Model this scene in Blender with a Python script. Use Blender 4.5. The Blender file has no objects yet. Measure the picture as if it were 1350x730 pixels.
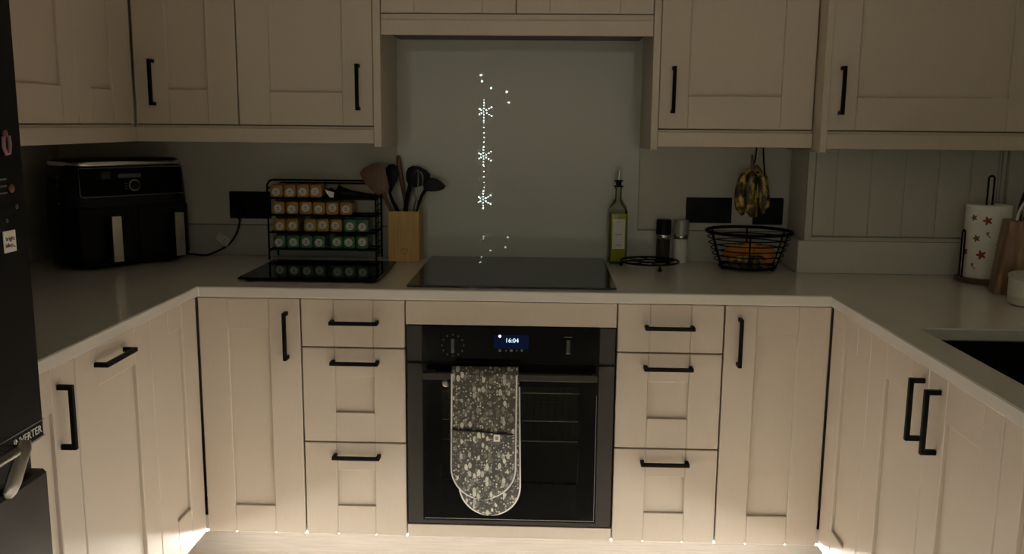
import bpy, bmesh, math, random
from mathutils import Vector, Matrix
random.seed(7)
PI = math.pi
scn = bpy.context.scene
C = scn.collection

# ------------------------------------------------------------------ camera
CAM = Vector((0.08664, -2.51537, 1.36185)); YAW, PIT, ROL, FPX = -0.03359, 0.16657, 0.009395, 1200.0
_f = Vector((math.sin(YAW)*math.cos(PIT), math.cos(YAW)*math.cos(PIT), -math.sin(PIT)))
_r = Vector((math.cos(YAW), -math.sin(YAW), 0)); _u = _r.cross(_f)
RIGHT = math.cos(ROL)*_r + math.sin(ROL)*_u
UP = -math.sin(ROL)*_r + math.cos(ROL)*_u
FWD = _f
cd = bpy.data.cameras.new('camera'); cam = bpy.data.objects.new('camera', cd); C.objects.link(cam)
cd.sensor_width = 36; cd.lens = FPX/1350*36; cd.clip_start = .05
cam.matrix_world = Matrix(((RIGHT.x, UP.x, -FWD.x, CAM.x), (RIGHT.y, UP.y, -FWD.y, CAM.y), (RIGHT.z, UP.z, -FWD.z, CAM.z), (0, 0, 0, 1)))
scn.camera = cam
def at(u, v, axis, val):
    """photo pixel -> the point where its sight line meets the plane axis=val"""
    d = RIGHT*((u-675)/FPX) + UP*(-(v-365)/FPX) + FWD
    return CAM + d*((val-CAM[axis])/d[axis])

# ------------------------------------------------------------------ world, exposure
DUSK = .44                     # glow of the town at night outside the window behind the camera
w = bpy.data.worlds.new('night'); scn.world = w; w.use_nodes = True
w.node_tree.nodes['Background'].inputs[0].default_value = (.84, .86, .68, 1)
w.node_tree.nodes['Background'].inputs[1].default_value = DUSK
vs = scn.view_settings
vs.view_transform = 'Standard'; vs.look = 'None'; vs.gamma = 1; vs.use_curve_mapping = False
vs.exposure = 0.30
LED = 200.0                     # strength of the plinth light strips, the light of this kitchen
LED_COL = (1.0, .965, .915)
scn.cycles.use_denoising = True
scn.cycles.sample_clamp_indirect = 4.0
scn.cycles.diffuse_bounces = 6

# ------------------------------------------------------------------ materials
def mat(name, col, rough=.5, metal=0, spec=.5, noise=0, nscale=20, bump=0, bscale=200, stretch=(1, 1, 1), trans=0, ior=1.5, coat=0):
    m = bpy.data.materials.new(name); m.use_nodes = True
    nt = m.node_tree; b = nt.nodes['Principled BSDF']
    b.inputs['Base Color'].default_value = (*col, 1); b.inputs['Roughness'].default_value = rough
    b.inputs['Metallic'].default_value = metal; b.inputs['Specular IOR Level'].default_value = spec
    b.inputs['Transmission Weight'].default_value = trans; b.inputs['IOR'].default_value = ior
    b.inputs['Coat Weight'].default_value = coat
    if noise or bump:
        tc = nt.nodes.new('ShaderNodeTexCoord'); mp = nt.nodes.new('ShaderNodeMapping')
        mp.inputs['Scale'].default_value = stretch; nt.links.new(tc.outputs['Object'], mp.inputs[0])
    if noise:
        n = nt.nodes.new('ShaderNodeTexNoise'); n.inputs['Scale'].default_value = nscale; n.inputs['Detail'].default_value = 5
        nt.links.new(mp.outputs[0], n.inputs['Vector'])
        r = nt.nodes.new('ShaderNodeValToRGB')
        r.color_ramp.elements[0].position = .3; r.color_ramp.elements[1].position = .7
        r.color_ramp.elements[0].color = (*[c*(1-noise) for c in col], 1); r.color_ramp.elements[1].color = (*[min(1, c*(1+noise)) for c in col], 1)
        nt.links.new(n.outputs[0], r.inputs[0]); nt.links.new(r.outputs[0], b.inputs['Base Color'])
    if bump:
        n2 = nt.nodes.new('ShaderNodeTexNoise'); n2.inputs['Scale'].default_value = bscale; n2.inputs['Detail'].default_value = 3
        nt.links.new(mp.outputs[0], n2.inputs['Vector'])
        bp = nt.nodes.new('ShaderNodeBump'); bp.inputs['Strength'].default_value = bump; bp.inputs['Distance'].default_value = .001
        nt.links.new(n2.outputs[0], bp.inputs['Height']); nt.links.new(bp.outputs[0], b.inputs['Normal'])
    return m
def emit(name, col, s):
    m = bpy.data.materials.new(name); m.use_nodes = True; nt = m.node_tree
    nt.nodes.remove(nt.nodes['Principled BSDF'])
    e = nt.nodes.new('ShaderNodeEmission'); e.inputs[0].default_value = (*col, 1); e.inputs[1].default_value = s
    nt.links.new(e.outputs[0], nt.nodes['Material Output'].inputs[0]); return m
def ramp_mat(name, stops, rough=.5, scale=8, stretch=(1, 1, 1), kind='noise', bump=0, spec=.5):
    """procedural colour ramp over noise / voronoi / wave in object space"""
    m = bpy.data.materials.new(name); m.use_nodes = True; nt = m.node_tree; b = nt.nodes['Principled BSDF']
    b.inputs['Roughness'].default_value = rough; b.inputs['Specular IOR Level'].default_value = spec
    tc = nt.nodes.new('ShaderNodeTexCoord'); mp = nt.nodes.new('ShaderNodeMapping'); mp.inputs['Scale'].default_value = stretch
    nt.links.new(tc.outputs['Object'], mp.inputs[0])
    if kind == 'voronoi':
        t = nt.nodes.new('ShaderNodeTexVoronoi'); out = t.outputs['Distance']
    elif kind == 'wave':
        t = nt.nodes.new('ShaderNodeTexWave'); t.inputs['Distortion'].default_value = 3; t.inputs['Detail'].default_value = 3; out = t.outputs['Fac']
    else:
        t = nt.nodes.new('ShaderNodeTexNoise'); t.inputs['Detail'].default_value = 4; out = t.outputs[0]
    t.inputs['Scale'].default_value = scale
    nt.links.new(mp.outputs[0], t.inputs['Vector'])
    r = nt.nodes.new('ShaderNodeValToRGB'); el = r.color_ramp.elements
    while len(el) < len(stops): el.new(.5)
    for e, (p, c) in zip(el, stops): e.position = p; e.color = (*c, 1)
    nt.links.new(out, r.inputs[0]); nt.links.new(r.outputs[0], b.inputs['Base Color'])
    if bump:
        bp = nt.nodes.new('ShaderNodeBump'); bp.inputs['Strength'].default_value = bump; bp.inputs['Distance'].default_value = .002
        nt.links.new(out, bp.inputs['Height']); nt.links.new(bp.outputs[0], b.inputs['Normal'])
    return m

M = {}
M['cab'] = mat('cashmere_foil', (.50, .43, .345), .45, noise=.025, nscale=26, bump=.05, bscale=60, stretch=(12, 12, 1))
M['panelpaint'] = mat('panel_paint', (.50, .48, .41), .5, noise=.02, nscale=20, bump=.08, bscale=80, stretch=(8, 8, 1))
M['carcass'] = mat('carcass_gap_shade', (.14, .12, .095), .6, noise=.03)  # darkened in colour to stand for the shade inside the door gaps
M['quartz'] = mat('quartz', (.60, .575, .515), .16, noise=.03, nscale=300)
M['splash'] = mat('splashback_quartz', (.50, .495, .44), .008, noise=.03, nscale=300)
M['wall'] = mat('wall_paint', (.64, .61, .53), .8, noise=.02, nscale=6, bump=.1, bscale=400)
M['ceiling'] = mat('ceiling_paint', (.86, .85, .82), .9, noise=.01)
M['floor'] = ramp_mat('oak_floor', [(.3, (.68, .61, .52)), (.7, (.77, .70, .61))], .35, 6, (1, 14, 1))
M['plinth'] = mat('plinth_foil', (.42, .375, .32), .55, noise=.10, nscale=12, stretch=(1, 8, 22))
M['black'] = mat('black_metal', (.004, .004, .004), .5, spec=.06, noise=.1)
M['blackpl'] = mat('black_plastic', (.006, .006, .006), .42, spec=.15, noise=.1)
M['blackgl'] = mat('black_glass', (.003, .003, .003), .04, spec=.07, noise=.1)
M['hobglass'] = mat('hob_glass', (.010, .010, .010), .006, noise=.1)
M['graphite'] = mat('graphite_steel', (.030, .028, .024), .45, metal=.4, spec=.2, noise=.05)
M['steel'] = mat('brushed_steel', (.62, .60, .56), .25, metal=1, noise=.05, nscale=40, stretch=(1, 1, 20))
M['darksteel'] = mat('dark_steel', (.22, .21, .19), .28, metal=1, noise=.05)
M['bamboo'] = ramp_mat('bamboo', [(.3, (.50, .30, .10)), (.7, (.64, .40, .15))], .45, 5, (18, 18, 1))
M['wood_dk'] = ramp_mat('acacia', [(.25, (.10, .048, .022)), (.5, (.18, .092, .042)), (.72, (.40, .25, .14))], .4, 5, (12, 12, 1))
M['wood_utensil'] = ramp_mat('beech_utensil', [(.3, (.10, .05, .025)), (.7, (.15, .078, .037))], .55, 6, (14, 14, 1))
M['wood_base'] = ramp_mat('walnut', [(.3, (.06, .03, .015)), (.7, (.12, .065, .03))], .5, 8, (2, 14, 2))
M['white'] = mat('white_print', (.72, .70, .66), .6, noise=.02)
M['paper'] = mat('kitchen_paper', (.86, .84, .77), .95, noise=.03, nscale=60, bump=.5, bscale=300)
M['ceramic'] = mat('ceramic', (.55, .50, .43), .35, noise=.04)
M['ceramic_w'] = mat('ceramic_white', (.68, .66, .60), .35, noise=.03)
M['red'] = mat('red_print', (.30, .045, .035), .8, noise=.1)
M['green'] = mat('green_print', (.10, .12, .05), .8, noise=.1)
M['tan'] = mat('tan_print', (.30, .24, .15), .8, noise=.1)
M['pink'] = mat('pink_print', (.20, .10, .12), .6, noise=.1)
M['magred'] = mat('magnet_red', (.16, .03, .03), .5, noise=.1)
M['grey'] = mat('grey_print', (.22, .22, .21), .6, noise=.05)
M['dgrey'] = mat('dark_grey_print', (.07, .07, .068), .5, noise=.05)
M['spiceO'] = ramp_mat('orange_spice', [(.3, (.38, .175, .04)), (.7, (.54, .28, .07))], .35, 40)
M['spiceY'] = ramp_mat('ochre_spice', [(.3, (.40, .26, .05)), (.7, (.54, .37, .08))], .35, 40)
M['spiceG'] = ramp_mat('green_spice', [(.3, (.055, .16, .07)), (.7, (.09, .24, .11))], .35, 40)
M['glove'] = None
M['banana'] = ramp_mat('ripe_banana', [(.44, (.016, .009, .005)), (.53, (.14, .085, .018)), (.64, (.52, .36, .06))], .5, 46, (1.2, 1.2, .8))
M['orange'] = mat('orange_peel', (.56, .20, .025), .45, noise=.12, nscale=25, bump=.6, bscale=260)
M['oil'] = mat('olive_oil', (.52, .47, .03), .1, noise=.05)
M['clear'] = mat('clear_glass', (.92, .95, .92), .02, trans=1, ior=1.45, noise=.01)
M['pepper'] = ramp_mat('peppercorns', [(.2, (.05, .035, .025)), (.6, (.012, .010, .008))], .6, 300, kind='voronoi')
M['salt'] = mat('salt', (.72, .71, .66), .7, noise=.08, nscale=150)
M['satin'] = mat('satin_grey', (.40, .39, .36), .35, metal=.3, noise=.04)
M['dial'] = mat('screen_off', (.035, .035, .035), .2, noise=.05)
M['led'] = emit('led_strip_light', LED_COL, LED)
M['fairy'] = emit('fairy_bulb', (.80, 1.0, .93), 32.0)
M['digits'] = emit('display_digits', (.62, .86, 1.0), 1.3)
M['screen'] = emit('display_blue', (.02, .035, .12), .14)
M['nightglass'] = mat('night_window', (.012, .014, .02), .05, noise=.05)
M['upvc'] = mat('upvc_frame', (.55, .55, .54), .4, noise=.02)

# the printed cotton of the oven glove: cream sprigs and dots on charcoal
def glove_mat():
    m = bpy.data.materials.new('printed_cotton'); m.use_nodes = True; nt = m.node_tree; b = nt.nodes['Principled BSDF']
    b.inputs['Roughness'].default_value = .9
    tc = nt.nodes.new('ShaderNodeTexCoord')
    def layer(scale, stretch, edge, rnd):
        mp = nt.nodes.new('ShaderNodeMapping'); mp.inputs['Scale'].default_value = stretch; nt.links.new(tc.outputs['Object'], mp.inputs[0])
        v = nt.nodes.new('ShaderNodeTexVoronoi'); v.inputs['Scale'].default_value = scale; v.inputs['Randomness'].default_value = rnd
        nt.links.new(mp.outputs[0], v.inputs['Vector'])
        lt = nt.nodes.new('ShaderNodeMath'); lt.operation = 'LESS_THAN'; lt.inputs[1].default_value = edge
        nt.links.new(v.outputs['Distance'], lt.inputs[0])
        sp = nt.nodes.new('ShaderNodeSeparateColor'); nt.links.new(v.outputs['Color'], sp.inputs[0])
        mu = nt.nodes.new('ShaderNodeMath'); mu.operation = 'MULTIPLY'; nt.links.new(lt.outputs[0], mu.inputs[0]); nt.links.new(sp.outputs[0], mu.inputs[1])
        return mu.outputs[0]
    a = layer(62, (1.35, .2, .75), .43, 1.0); c = layer(150, (1, .2, 1), .42, 1.0)
    mx = nt.nodes.new('ShaderNodeMath'); mx.operation = 'MAXIMUM'; nt.links.new(a, mx.inputs[0]); nt.links.new(c, mx.inputs[1])
    r = nt.nodes.new('ShaderNodeValToRGB'); el = r.color_ramp.elements
    el[0].position = 0; el[0].color = (.05, .05, .043, 1); el[1].position = 1; el[1].color = (.60, .58, .48, 1)
    e = el.new(.62); e.color = (.17, .168, .135, 1)
    nt.links.new(mx.outputs[0], r.inputs[0]); nt.links.new(r.outputs[0], b.inputs['Base Color'])
    return m
M['glove'] = glove_mat()
# oven window: dark tinted pane that lets the cavity show faintly
def pane_mat(name, tint, ior=1.5):
    m = bpy.data.materials.new(name); m.use_nodes = True; nt = m.node_tree
    nt.nodes.remove(nt.nodes['Principled BSDF'])
    t = nt.nodes.new('ShaderNodeBsdfTransparent'); t.inputs[0].default_value = (*tint, 1)
    g = nt.nodes.new('ShaderNodeBsdfGlossy'); g.inputs['Roughness'].default_value = .03
    fr = nt.nodes.new('ShaderNodeFresnel'); fr.inputs[0].default_value = ior
    mx = nt.nodes.new('ShaderNodeMixShader'); nt.links.new(fr.outputs[0], mx.inputs[0])
    nt.links.new(t.outputs[0], mx.inputs[1]); nt.links.new(g.outputs[0], mx.inputs[2])
    nt.links.new(mx.outputs[0], nt.nodes['Material Output'].inputs[0]); return m
M['ovenpane'] = pane_mat('oven_pane', (.62, .62, .58), 1.22)
M['windowpane'] = pane_mat('window_pane', (.97, .98, .97))
M['bottleglass'] = pane_mat('bottle_glass', (.86, .90, .84))

# ------------------------------------------------------------------ mesh helpers
class MB:
    def __init__(s): s.v = []; s.f = []
    def add(s, vs_, fs):
        o = len(s.v); s.v += [tuple(p) for p in vs_]; s.f += [tuple(i+o for i in f) for f in fs]; return s
    def box(s, x0, x1, y0, y1, z0, z1, c=0, mtx=None):
        lo = (min(x0, x1), min(y0, y1), min(z0, z1)); hi = (max(x0, x1), max(y0, y1), max(z0, z1))
        if c <= 0:
            P = [(a, b, d) for a in (lo[0], hi[0]) for b in (lo[1], hi[1]) for d in (lo[2], hi[2])]
            F = [(0, 1, 3, 2), (4, 6, 7, 5), (0, 4, 5, 1), (2, 3, 7, 6), (0, 2, 6, 4), (1, 5, 7, 3)]
        else:
            P, ix = [], {}
            for sx in (0, 1):
                for sy in (0, 1):
                    for sz in (0, 1):
                        sg = (sx, sy, sz)
                        for a in range(3):
                            p = []
                            for k in range(3):
                                e = hi[k] if sg[k] else lo[k]
                                p.append(e if k == a else e + (-c if sg[k] else c))
                            ix[(a, sg)] = len(P); P.append(tuple(p))
            F = []
            for a in range(3):
                b, d = [(1, 2), (0, 2), (0, 1)][a]
                for s_ in (0, 1):
                    q = []
                    for (i, j) in ((0, 0), (1, 0), (1, 1), (0, 1)):
                        g = [0, 0, 0]; g[a] = s_; g[b] = i; g[d] = j; q.append(ix[(a, tuple(g))])
                    F.append(tuple(q))
                for i in (0, 1):          # edges that run along a
                    for j in (0, 1):
                        g0 = [0, 0, 0]; g0[b] = i; g0[d] = j; g1 = list(g0); g1[a] = 1
                        F.append((ix[(b, tuple(g0))], ix[(b, tuple(g1))], ix[(d, tuple(g1))], ix[(d, tuple(g0))]))
            for sx in (0, 1):
                for sy in (0, 1):
                    for sz in (0, 1): F.append(tuple(ix[(a, (sx, sy, sz))] for a in range(3)))
        if mtx: P = [mtx @ Vector(p) for p in P]
        return s.add(P, F)
    def tube(s, path, r, n=8, closed=False):
        P = [Vector(p) for p in path]; m = len(P)
        R = r if isinstance(r, (list, tuple)) else [r]*m
        T = []
        for i in range(m):
            a = P[(i-1) % m] if (closed or i > 0) else P[i]; b = P[(i+1) % m] if (closed or i < m-1) else P[i]
            T.append((b-a).normalized())
        ref = Vector((0, 0, 1)) if abs(T[0].z) < .9 else Vector((1, 0, 0))
        nrm = (ref - T[0]*ref.dot(T[0])).normalized(); vs_ = []
        for i in range(m):
            nrm = nrm - T[i]*nrm.dot(T[i])
            nrm = nrm.normalized() if nrm.length > 1e-6 else T[i].orthogonal().normalized()
            bn = T[i].cross(nrm)
            for k in range(n):
                t = 2*PI*k/n; vs_.append(P[i] + (nrm*math.cos(t) + bn*math.sin(t))*R[i])
        fs = []
        for i in range(m if closed else m-1):
            j = (i+1) % m
            for k in range(n): fs.append((i*n+k, i*n+(k+1) % n, j*n+(k+1) % n, j*n+k))
        if not closed: fs += [tuple(range(n))[::-1], tuple((m-1)*n+k for k in range(n))]
        return s.add(vs_, fs)
    def lathe(s, prof, n=24, c=(0, 0, 0)):
        vs_, fs = [], []
        for (r, z) in prof:
            for k in range(n): t = 2*PI*k/n; vs_.append((c[0]+r*math.cos(t), c[1]+r*math.sin(t), c[2]+z))
        m = len(prof)
        for i in range(m-1):
            for k in range(n): fs.append((i*n+k, i*n+(k+1) % n, (i+1)*n+(k+1) % n, (i+1)*n+k))
        fs += [tuple(range(n))[::-1], tuple((m-1)*n+k for k in range(n))]
        return s.add(vs_, fs)
    def loft(s, rings):
        """rings: lists of equally many points, capped"""
        n = len(rings[0]); vs_ = [p for r in rings for p in r]; fs = []
        for i in range(len(rings)-1):
            for k in range(n): fs.append((i*n+k, i*n+(k+1) % n, (i+1)*n+(k+1) % n, (i+1)*n+k))
        fs += [tuple(range(n))[::-1], tuple((len(rings)-1)*n+k for k in range(n))]
        return s.add(vs_, fs)
    def sphere(s, c, r, n=14, m=8, sc=(1, 1, 1)):
        vs_ = []; 
        for i in range(1, m):
            a = PI*i/m
            for k in range(n):
                t = 2*PI*k/n; vs_.append((c[0]+r*sc[0]*math.sin(a)*math.cos(t), c[1]+r*sc[1]*math.sin(a)*math.sin(t), c[2]+r*sc[2]*math.cos(a)))
        top = len(vs_); vs_ += [(c[0], c[1], c[2]+r*sc[2]), (c[0], c[1], c[2]-r*sc[2])]; fs = []
        for i in range(m-2):
            for k in range(n): fs.append((i*n+k, (i+1)*n+k, (i+1)*n+(k+1) % n, i*n+(k+1) % n))
        for k in range(n): fs += [(top, k, (k+1) % n), (top+1, (m-2)*n+(k+1) % n, (m-2)*n+k)]
        return s.add(vs_, fs)
    def build(s, name, m, parent=None, smooth=False):
        me = bpy.data.meshes.new(name)
        me.from_pydata([tuple(v) for v in s.v], [], s.f)
        bm = bmesh.new(); bm.from_mesh(me); bmesh.ops.recalc_face_normals(bm, faces=bm.faces); bm.to_mesh(me); bm.free()
        me.materials.append(M[m] if isinstance(m, str) else m)
        if smooth:
            me.shade_smooth(); me.set_sharp_from_angle(angle=math.radians(38))
        o = bpy.data.objects.new(name, me); C.objects.link(o)
        if parent: o.parent = parent
        return o
def rrect(w_, d_, r, n=5, z=0, cx=0, cy=0):
    """rounded rectangle ring in xy"""
    out = []
    for (sx, sy, a0) in ((1, 1, 0), (-1, 1, PI/2), (-1, -1, PI), (1, -1, 3*PI/2)):
        for k in range(n+1):
            a = a0 + PI/2*k/n
            out.append((cx + sx*(w_/2-r) + r*math.cos(a), cy + sy*(d_/2-r) + r*math.sin(a), z))
    return out
def tag(o, label, cat, group=None):
    o['label'] = label; o['category'] = cat
    if group: o['group'] = group
    return o
def thing(name, label, cat, loc=(0, 0, 0), rotz=0, group=None):
    o = bpy.data.objects.new(name, None); o.empty_display_size = .05; C.objects.link(o)
    o.location = loc; o.rotation_euler = (0, 0, rotz)
    return tag(o, label, cat, group)
def struct(o): o['kind'] = 'structure'; return o
def text_mesh(name, body, size, m, parent, mtx, depth=.0004, align='CENTER'):
    cu = bpy.data.curves.new('t', 'FONT'); cu.body = body; cu.size = size; cu.align_x = align; cu.align_y = 'CENTER'; cu.extrude = depth; cu.resolution_u = 3
    to = bpy.data.objects.new('t', cu); C.objects.link(to)
    bpy.context.view_layer.update()
    me = bpy.data.meshes.new_from_object(to.evaluated_get(bpy.context.evaluated_depsgraph_get()))
    bpy.data.objects.remove(to); bpy.data.curves.remove(cu)
    me.materials.clear(); me.materials.append(M[m]); me.name = name
    o = bpy.data.objects.new(name, me); C.objects.link(o); o.parent = parent
    o.matrix_local = mtx
    return o
FACE_Y = Matrix(((1, 0, 0), (0, 0, -1), (0, 1, 0))).to_4x4()          # text that faces -y
FACE_X = Matrix(((0, 0, 1), (1, 0, 0), (0, 1, 0))).to_4x4()           # text that faces +x

# ------------------------------------------------------------------ dimensions
ZB, ZT = .158, .8665           # base doors
WB, WT = .872, .902            # worktop
XL, XR, YB, YR = -1.60, 1.62, .615, -5.35
UPY, UPX, UPZ = .295, -1.178, 1.352   # wall cabinets: front of the back row, front of the left row, door bottom

# ------------------------------------------------------------------ room
struct(MB().box(XL-.1, XR+.1, YR-.1, YB+.1, -.06, 0).build('floor', 'floor'))
struct(MB().box(XL-.1, XR+.1, YR-.1, YB+.1, 2.42, 2.5).build('ceiling', 'ceiling'))
struct(MB().box(XL, XR, YB, YB+.1, 0, 2.42).build('wall_back', 'wall'))
struct(MB().box(XL-.1, XL, YR, YB+.1, 0, 2.42).build('wall_left', 'wall'))
struct(MB().box(XR, XR+.1, YR, YB+.1, 0, 2.42).build('wall_right', 'wall'))
WX0, WX1, WZL, WZH = -1.56, 1.58, .05, 2.38
wf = MB()
for b in ((XL, WX0, 0, 2.42), (WX1, XR, 0, 2.42), (WX0, WX1, 0, WZL), (WX0, WX1, WZH, 2.42)): wf.box(b[0], b[1], YR-.1, YR, b[2], b[3])
struct(wf.build('wall_front', 'wall'))
fr = MB()
for (a, b, c_, d) in ((WX0, WX1, WZL, WZL+.06), (WX0, WX1, WZH-.06, WZH), (WX0, WX0+.06, WZL+.06, WZH-.06), (WX1-.06, WX1, WZL+.06, WZH-.06)):
    fr.box(a, b, YR-.07, YR-.02, c_, d, .004)
win = struct(fr.build('window_1', 'upvc'))
for (a, b) in ((WX0+.06, WX1-.06),): MB().box(a, b, YR-.050, YR-.044, WZL+.06, WZH-.06).build('pane', 'windowpane', win)
pl_ = bpy.data.lights.new('window_portal', 'AREA'); pl_.shape = 'RECTANGLE'; pl_.size = WX1-WX0; pl_.size_y = WZH-WZL; pl_.cycles.is_portal = True
po_ = bpy.data.objects.new('window_portal', pl_); C.objects.link(po_); po_.location = ((WX0+WX1)/2, YR-.09, (WZL+WZH)/2); po_.rotation_euler = (PI/2, 0, 0)
# plinths, set back under the doors
struct(MB().box(-1.04, 1.04, .140, .156, 0, .146, .001).build('baseboard_back', 'plinth'))
struct(MB().box(-1.056, -1.04, -.978, .140, 0, .146, .001).box(-1.056, -1.04, -3.20, -1.65, 0, .146, .001).build('baseboard_left', 'plinth'))  # second length runs under the added unseen cabinet
struct(MB().box(1.04, 1.056, -3.20, .140, 0, .146, .001).build('baseboard_right', 'plinth'))
# light strips: slim aluminium profiles under the cabinets, their diffusers tilted out over the floor
def led_strip(p0, p1, out, label):
    """profile from p0 to p1 (x, y) under the carcass; out = unit vector into the room"""
    t = thing('led_strip', label, 'light strip', (0, 0, 0), 0, 'plinth light strips')
    zt_, zl = .1496, .1408; o = Vector((out[0], out[1], 0))
    def ring(p): q = Vector((p[0], p[1], 0)); return [q+Vector((0, 0, zt_)), q+o*.0073+Vector((0, 0, zt_)), q+Vector((0, 0, zl))]
    r0, r1 = ring(p0), ring(p1)
    MB().add(r0+r1, [(0, 1, 4, 3), (0, 3, 5, 2), (0, 2, 1), (3, 4, 5)]).build('profile', 'satin', t)
    e = (o*.0108+Vector((0, 0, -.009))).normalized()*.0004
    d_ = [r0[1]+e, r1[1]+e, r1[2]+e, r0[2]+e]
    me = bpy.data.meshes.new('diffuser'); me.from_pydata([tuple(v) for v in d_], [], [(0, 1, 2, 3)]); me.materials.append(M['led'])
    ob = bpy.data.objects.new('diffuser', me); C.objects.link(ob); ob.parent = t
led_strip((-.92, .040), (.92, .040), (0, -1), 'white light strip under the oven and drawer cabinets')
led_strip((-.940, -.97), (-.940, -.34), (1, 0), 'white light strip under the dishwasher cabinets')
led_strip((.940, -.34), (.940, -3.18), (-1, 0), 'white light strip under the sink cabinet, lengthened out of view for fill')  # the stretch behind the camera is added to brighten the room
led_strip((-.940, -3.18), (-.940, -1.66), (1, 0), 'added unseen fill light strip beyond the fridge freezer')  # added out of view, lights more floor for ambient fill

# ------------------------------------------------------------------ cabinets
def handle(parent, cx, cz, vertical=True, L=.138, front=0.0):
    h = MB(); y1 = front-.033; t = .0052
    if vertical:
        h.box(cx-t, cx+t, y1, y1+.010, cz-L/2, cz+L/2, .0012)
        for s in (-1, 1): h.box(cx-t, cx+t, y1+.009, front, cz+s*(L/2-t)-t, cz+s*(L/2-t)+t, .0008)
    else:
        h.box(cx-L/2, cx+L/2, y1, y1+.010, cz-t, cz+t, .0012)
        for s in (-1, 1): h.box(cx+s*(L/2-t)-t, cx+s*(L/2-t)+t, y1+.009, front, cz-t, cz+t, .0008)
    return h.build('handle', 'black', parent)
def shaker(parent, x0, x1, z0, z1, sl, sr, rb, rt, name='door', front=0.0, flat=False):
    """five-piece front: door = the panel, its children the stiles and rails (and handle)"""
    c = .0019; th = .020
    rec = 0.0 if flat else .0095
    d = MB().box(x0+sl, x1-sr, front+rec, front+th-.002, z0+rb, z1-rt, c if flat else 0).build(name, 'cab', parent)
    MB().box(x0, x0+sl, front, front+th, z0, z1, c).build('stile', 'cab', d)
    MB().box(x1-sr, x1, front, front+th, z0, z1, c).build('stile', 'cab', d)
    if not flat:
        MB().box(x0+sl, x1-sr, front, front+th, z0, z0+rb, c).build('rail', 'cab', d)
        MB().box(x0+sl, x1-sr, front, front+th, z1-rt, z1, c).build('rail', 'cab', d)
    return d
def carcass(parent, x0, x1, z0, z1, y0=.030, y1=.575):
    return MB().box(x0, x1, y0, y1, z0, z1, .001).build('carcass', 'carcass', parent)

# back run
t = thing('base_cabinet', 'cashmere shaker base cabinet with one tall door beside the drawers under the black glass board', 'cabinet', group='base cabinets')
carcass(t, -.899, -.601, .15, .870)
d = shaker(t, -.8945, -.6022, ZB, ZT, .085, .0893, .085, .090); handle(d, -.640, .761)
t = thing('base_cabinet', 'cashmere shaker base cabinet with one tall door below the fruit basket', 'cabinet', group='base cabinets')
carcass(t, .601, .899, .15, .870)
d = shaker(t, .6022, .8945, ZB, ZT, .0883, .088, .088, .085); handle(d, .642, .764)
for s, lb in ((-1, 'cashmere three-drawer base cabinet between the oven and the door below the spice rack'), (1, 'cashmere three-drawer base cabinet between the oven and the door below the fruit basket')):
    t = thing('drawer_cabinet', lb, 'cabinet', group='drawer cabinets')
    x0, x1 = (-.5978, -.3020) if s < 0 else (.3020, .5978)
    carcass(t, x0-.0005, x1+.0005, .15, .870)
    for (z0, z1, hz, flat, rb, rt) in ((.7290, ZT, .803, True, 0, 0), (.4460, .7250, .686, False, .0880, .0830), (ZB, .4420, .405, False, .0905, .0835)):
        d = shaker(t, x0, x1, z0, z1, .090 if s > 0 else .093, .0905, rb, rt, 'drawer', flat=flat)
        handle(d, (x0+x1)/2+(.006 if s < 0 else -.004), hz, False)
t = thing('oven_housing', 'cashmere oven housing cabinet with plain strips above and below the oven', 'cabinet')
MB().box(-.2985, -.2805, .022, .575, .15, .870, .001).build('side_panel', 'carcass', t)
MB().box(.2805, .2985, .022, .575, .15, .870, .001).build('side_panel', 'carcass', t)
MB().box(-.280, .280, .022, .575, .15, .168, .001).build('base_panel', 'carcass', t)
MB().box(-.2985, .2985, 0, .020, .798, ZT, .0012).build('filler_strip', 'cab', t)
MB().box(-.2985, .2985, 0, .020, ZB, .196, .0012).build('filler_strip', 'cab', t)

# left run: local x = world y, front faces +x
def run_thing(name, label, side, group='base cabinets'):
    return thing(name, label, 'cabinet', (-.9, 0, 0) if side < 0 else (.9, 0, 0), PI/2 if side < 0 else -PI/2, group)
t = run_thing('corner_cabinet', 'narrow cashmere corner door without a handle beside the dishwasher front', -1)
carcass(t, -.302, -.03, .15, .870)
shaker(t, -.3035, -.0025, ZB, ZT, .1065, .102, .118, .064)
t = thing('integrated_dishwasher', 'cashmere dishwasher front with a horizontal black handle at its top', 'dishwasher', (-.9, 0, 0), PI/2)
MB().box(-.676, -.308, .0215, .575, .15, .870, .001).build('body', 'carcass', t)
d = shaker(t, -.6775, -.3065, ZB, ZT, .0885, .0865, .088, .090, 'front_panel'); handle(d, -.525, .828, False, .150)
t = run_thing('base_cabinet', 'cashmere base cabinet with a vertical handle beside the black fridge freezer', -1)
carcass(t, -.978, -.682, .15, .870)
d = shaker(t, -.9795, -.6815, ZB, ZT, .09, .093, .088, .090); handle(d, -.752, .759)
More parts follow.
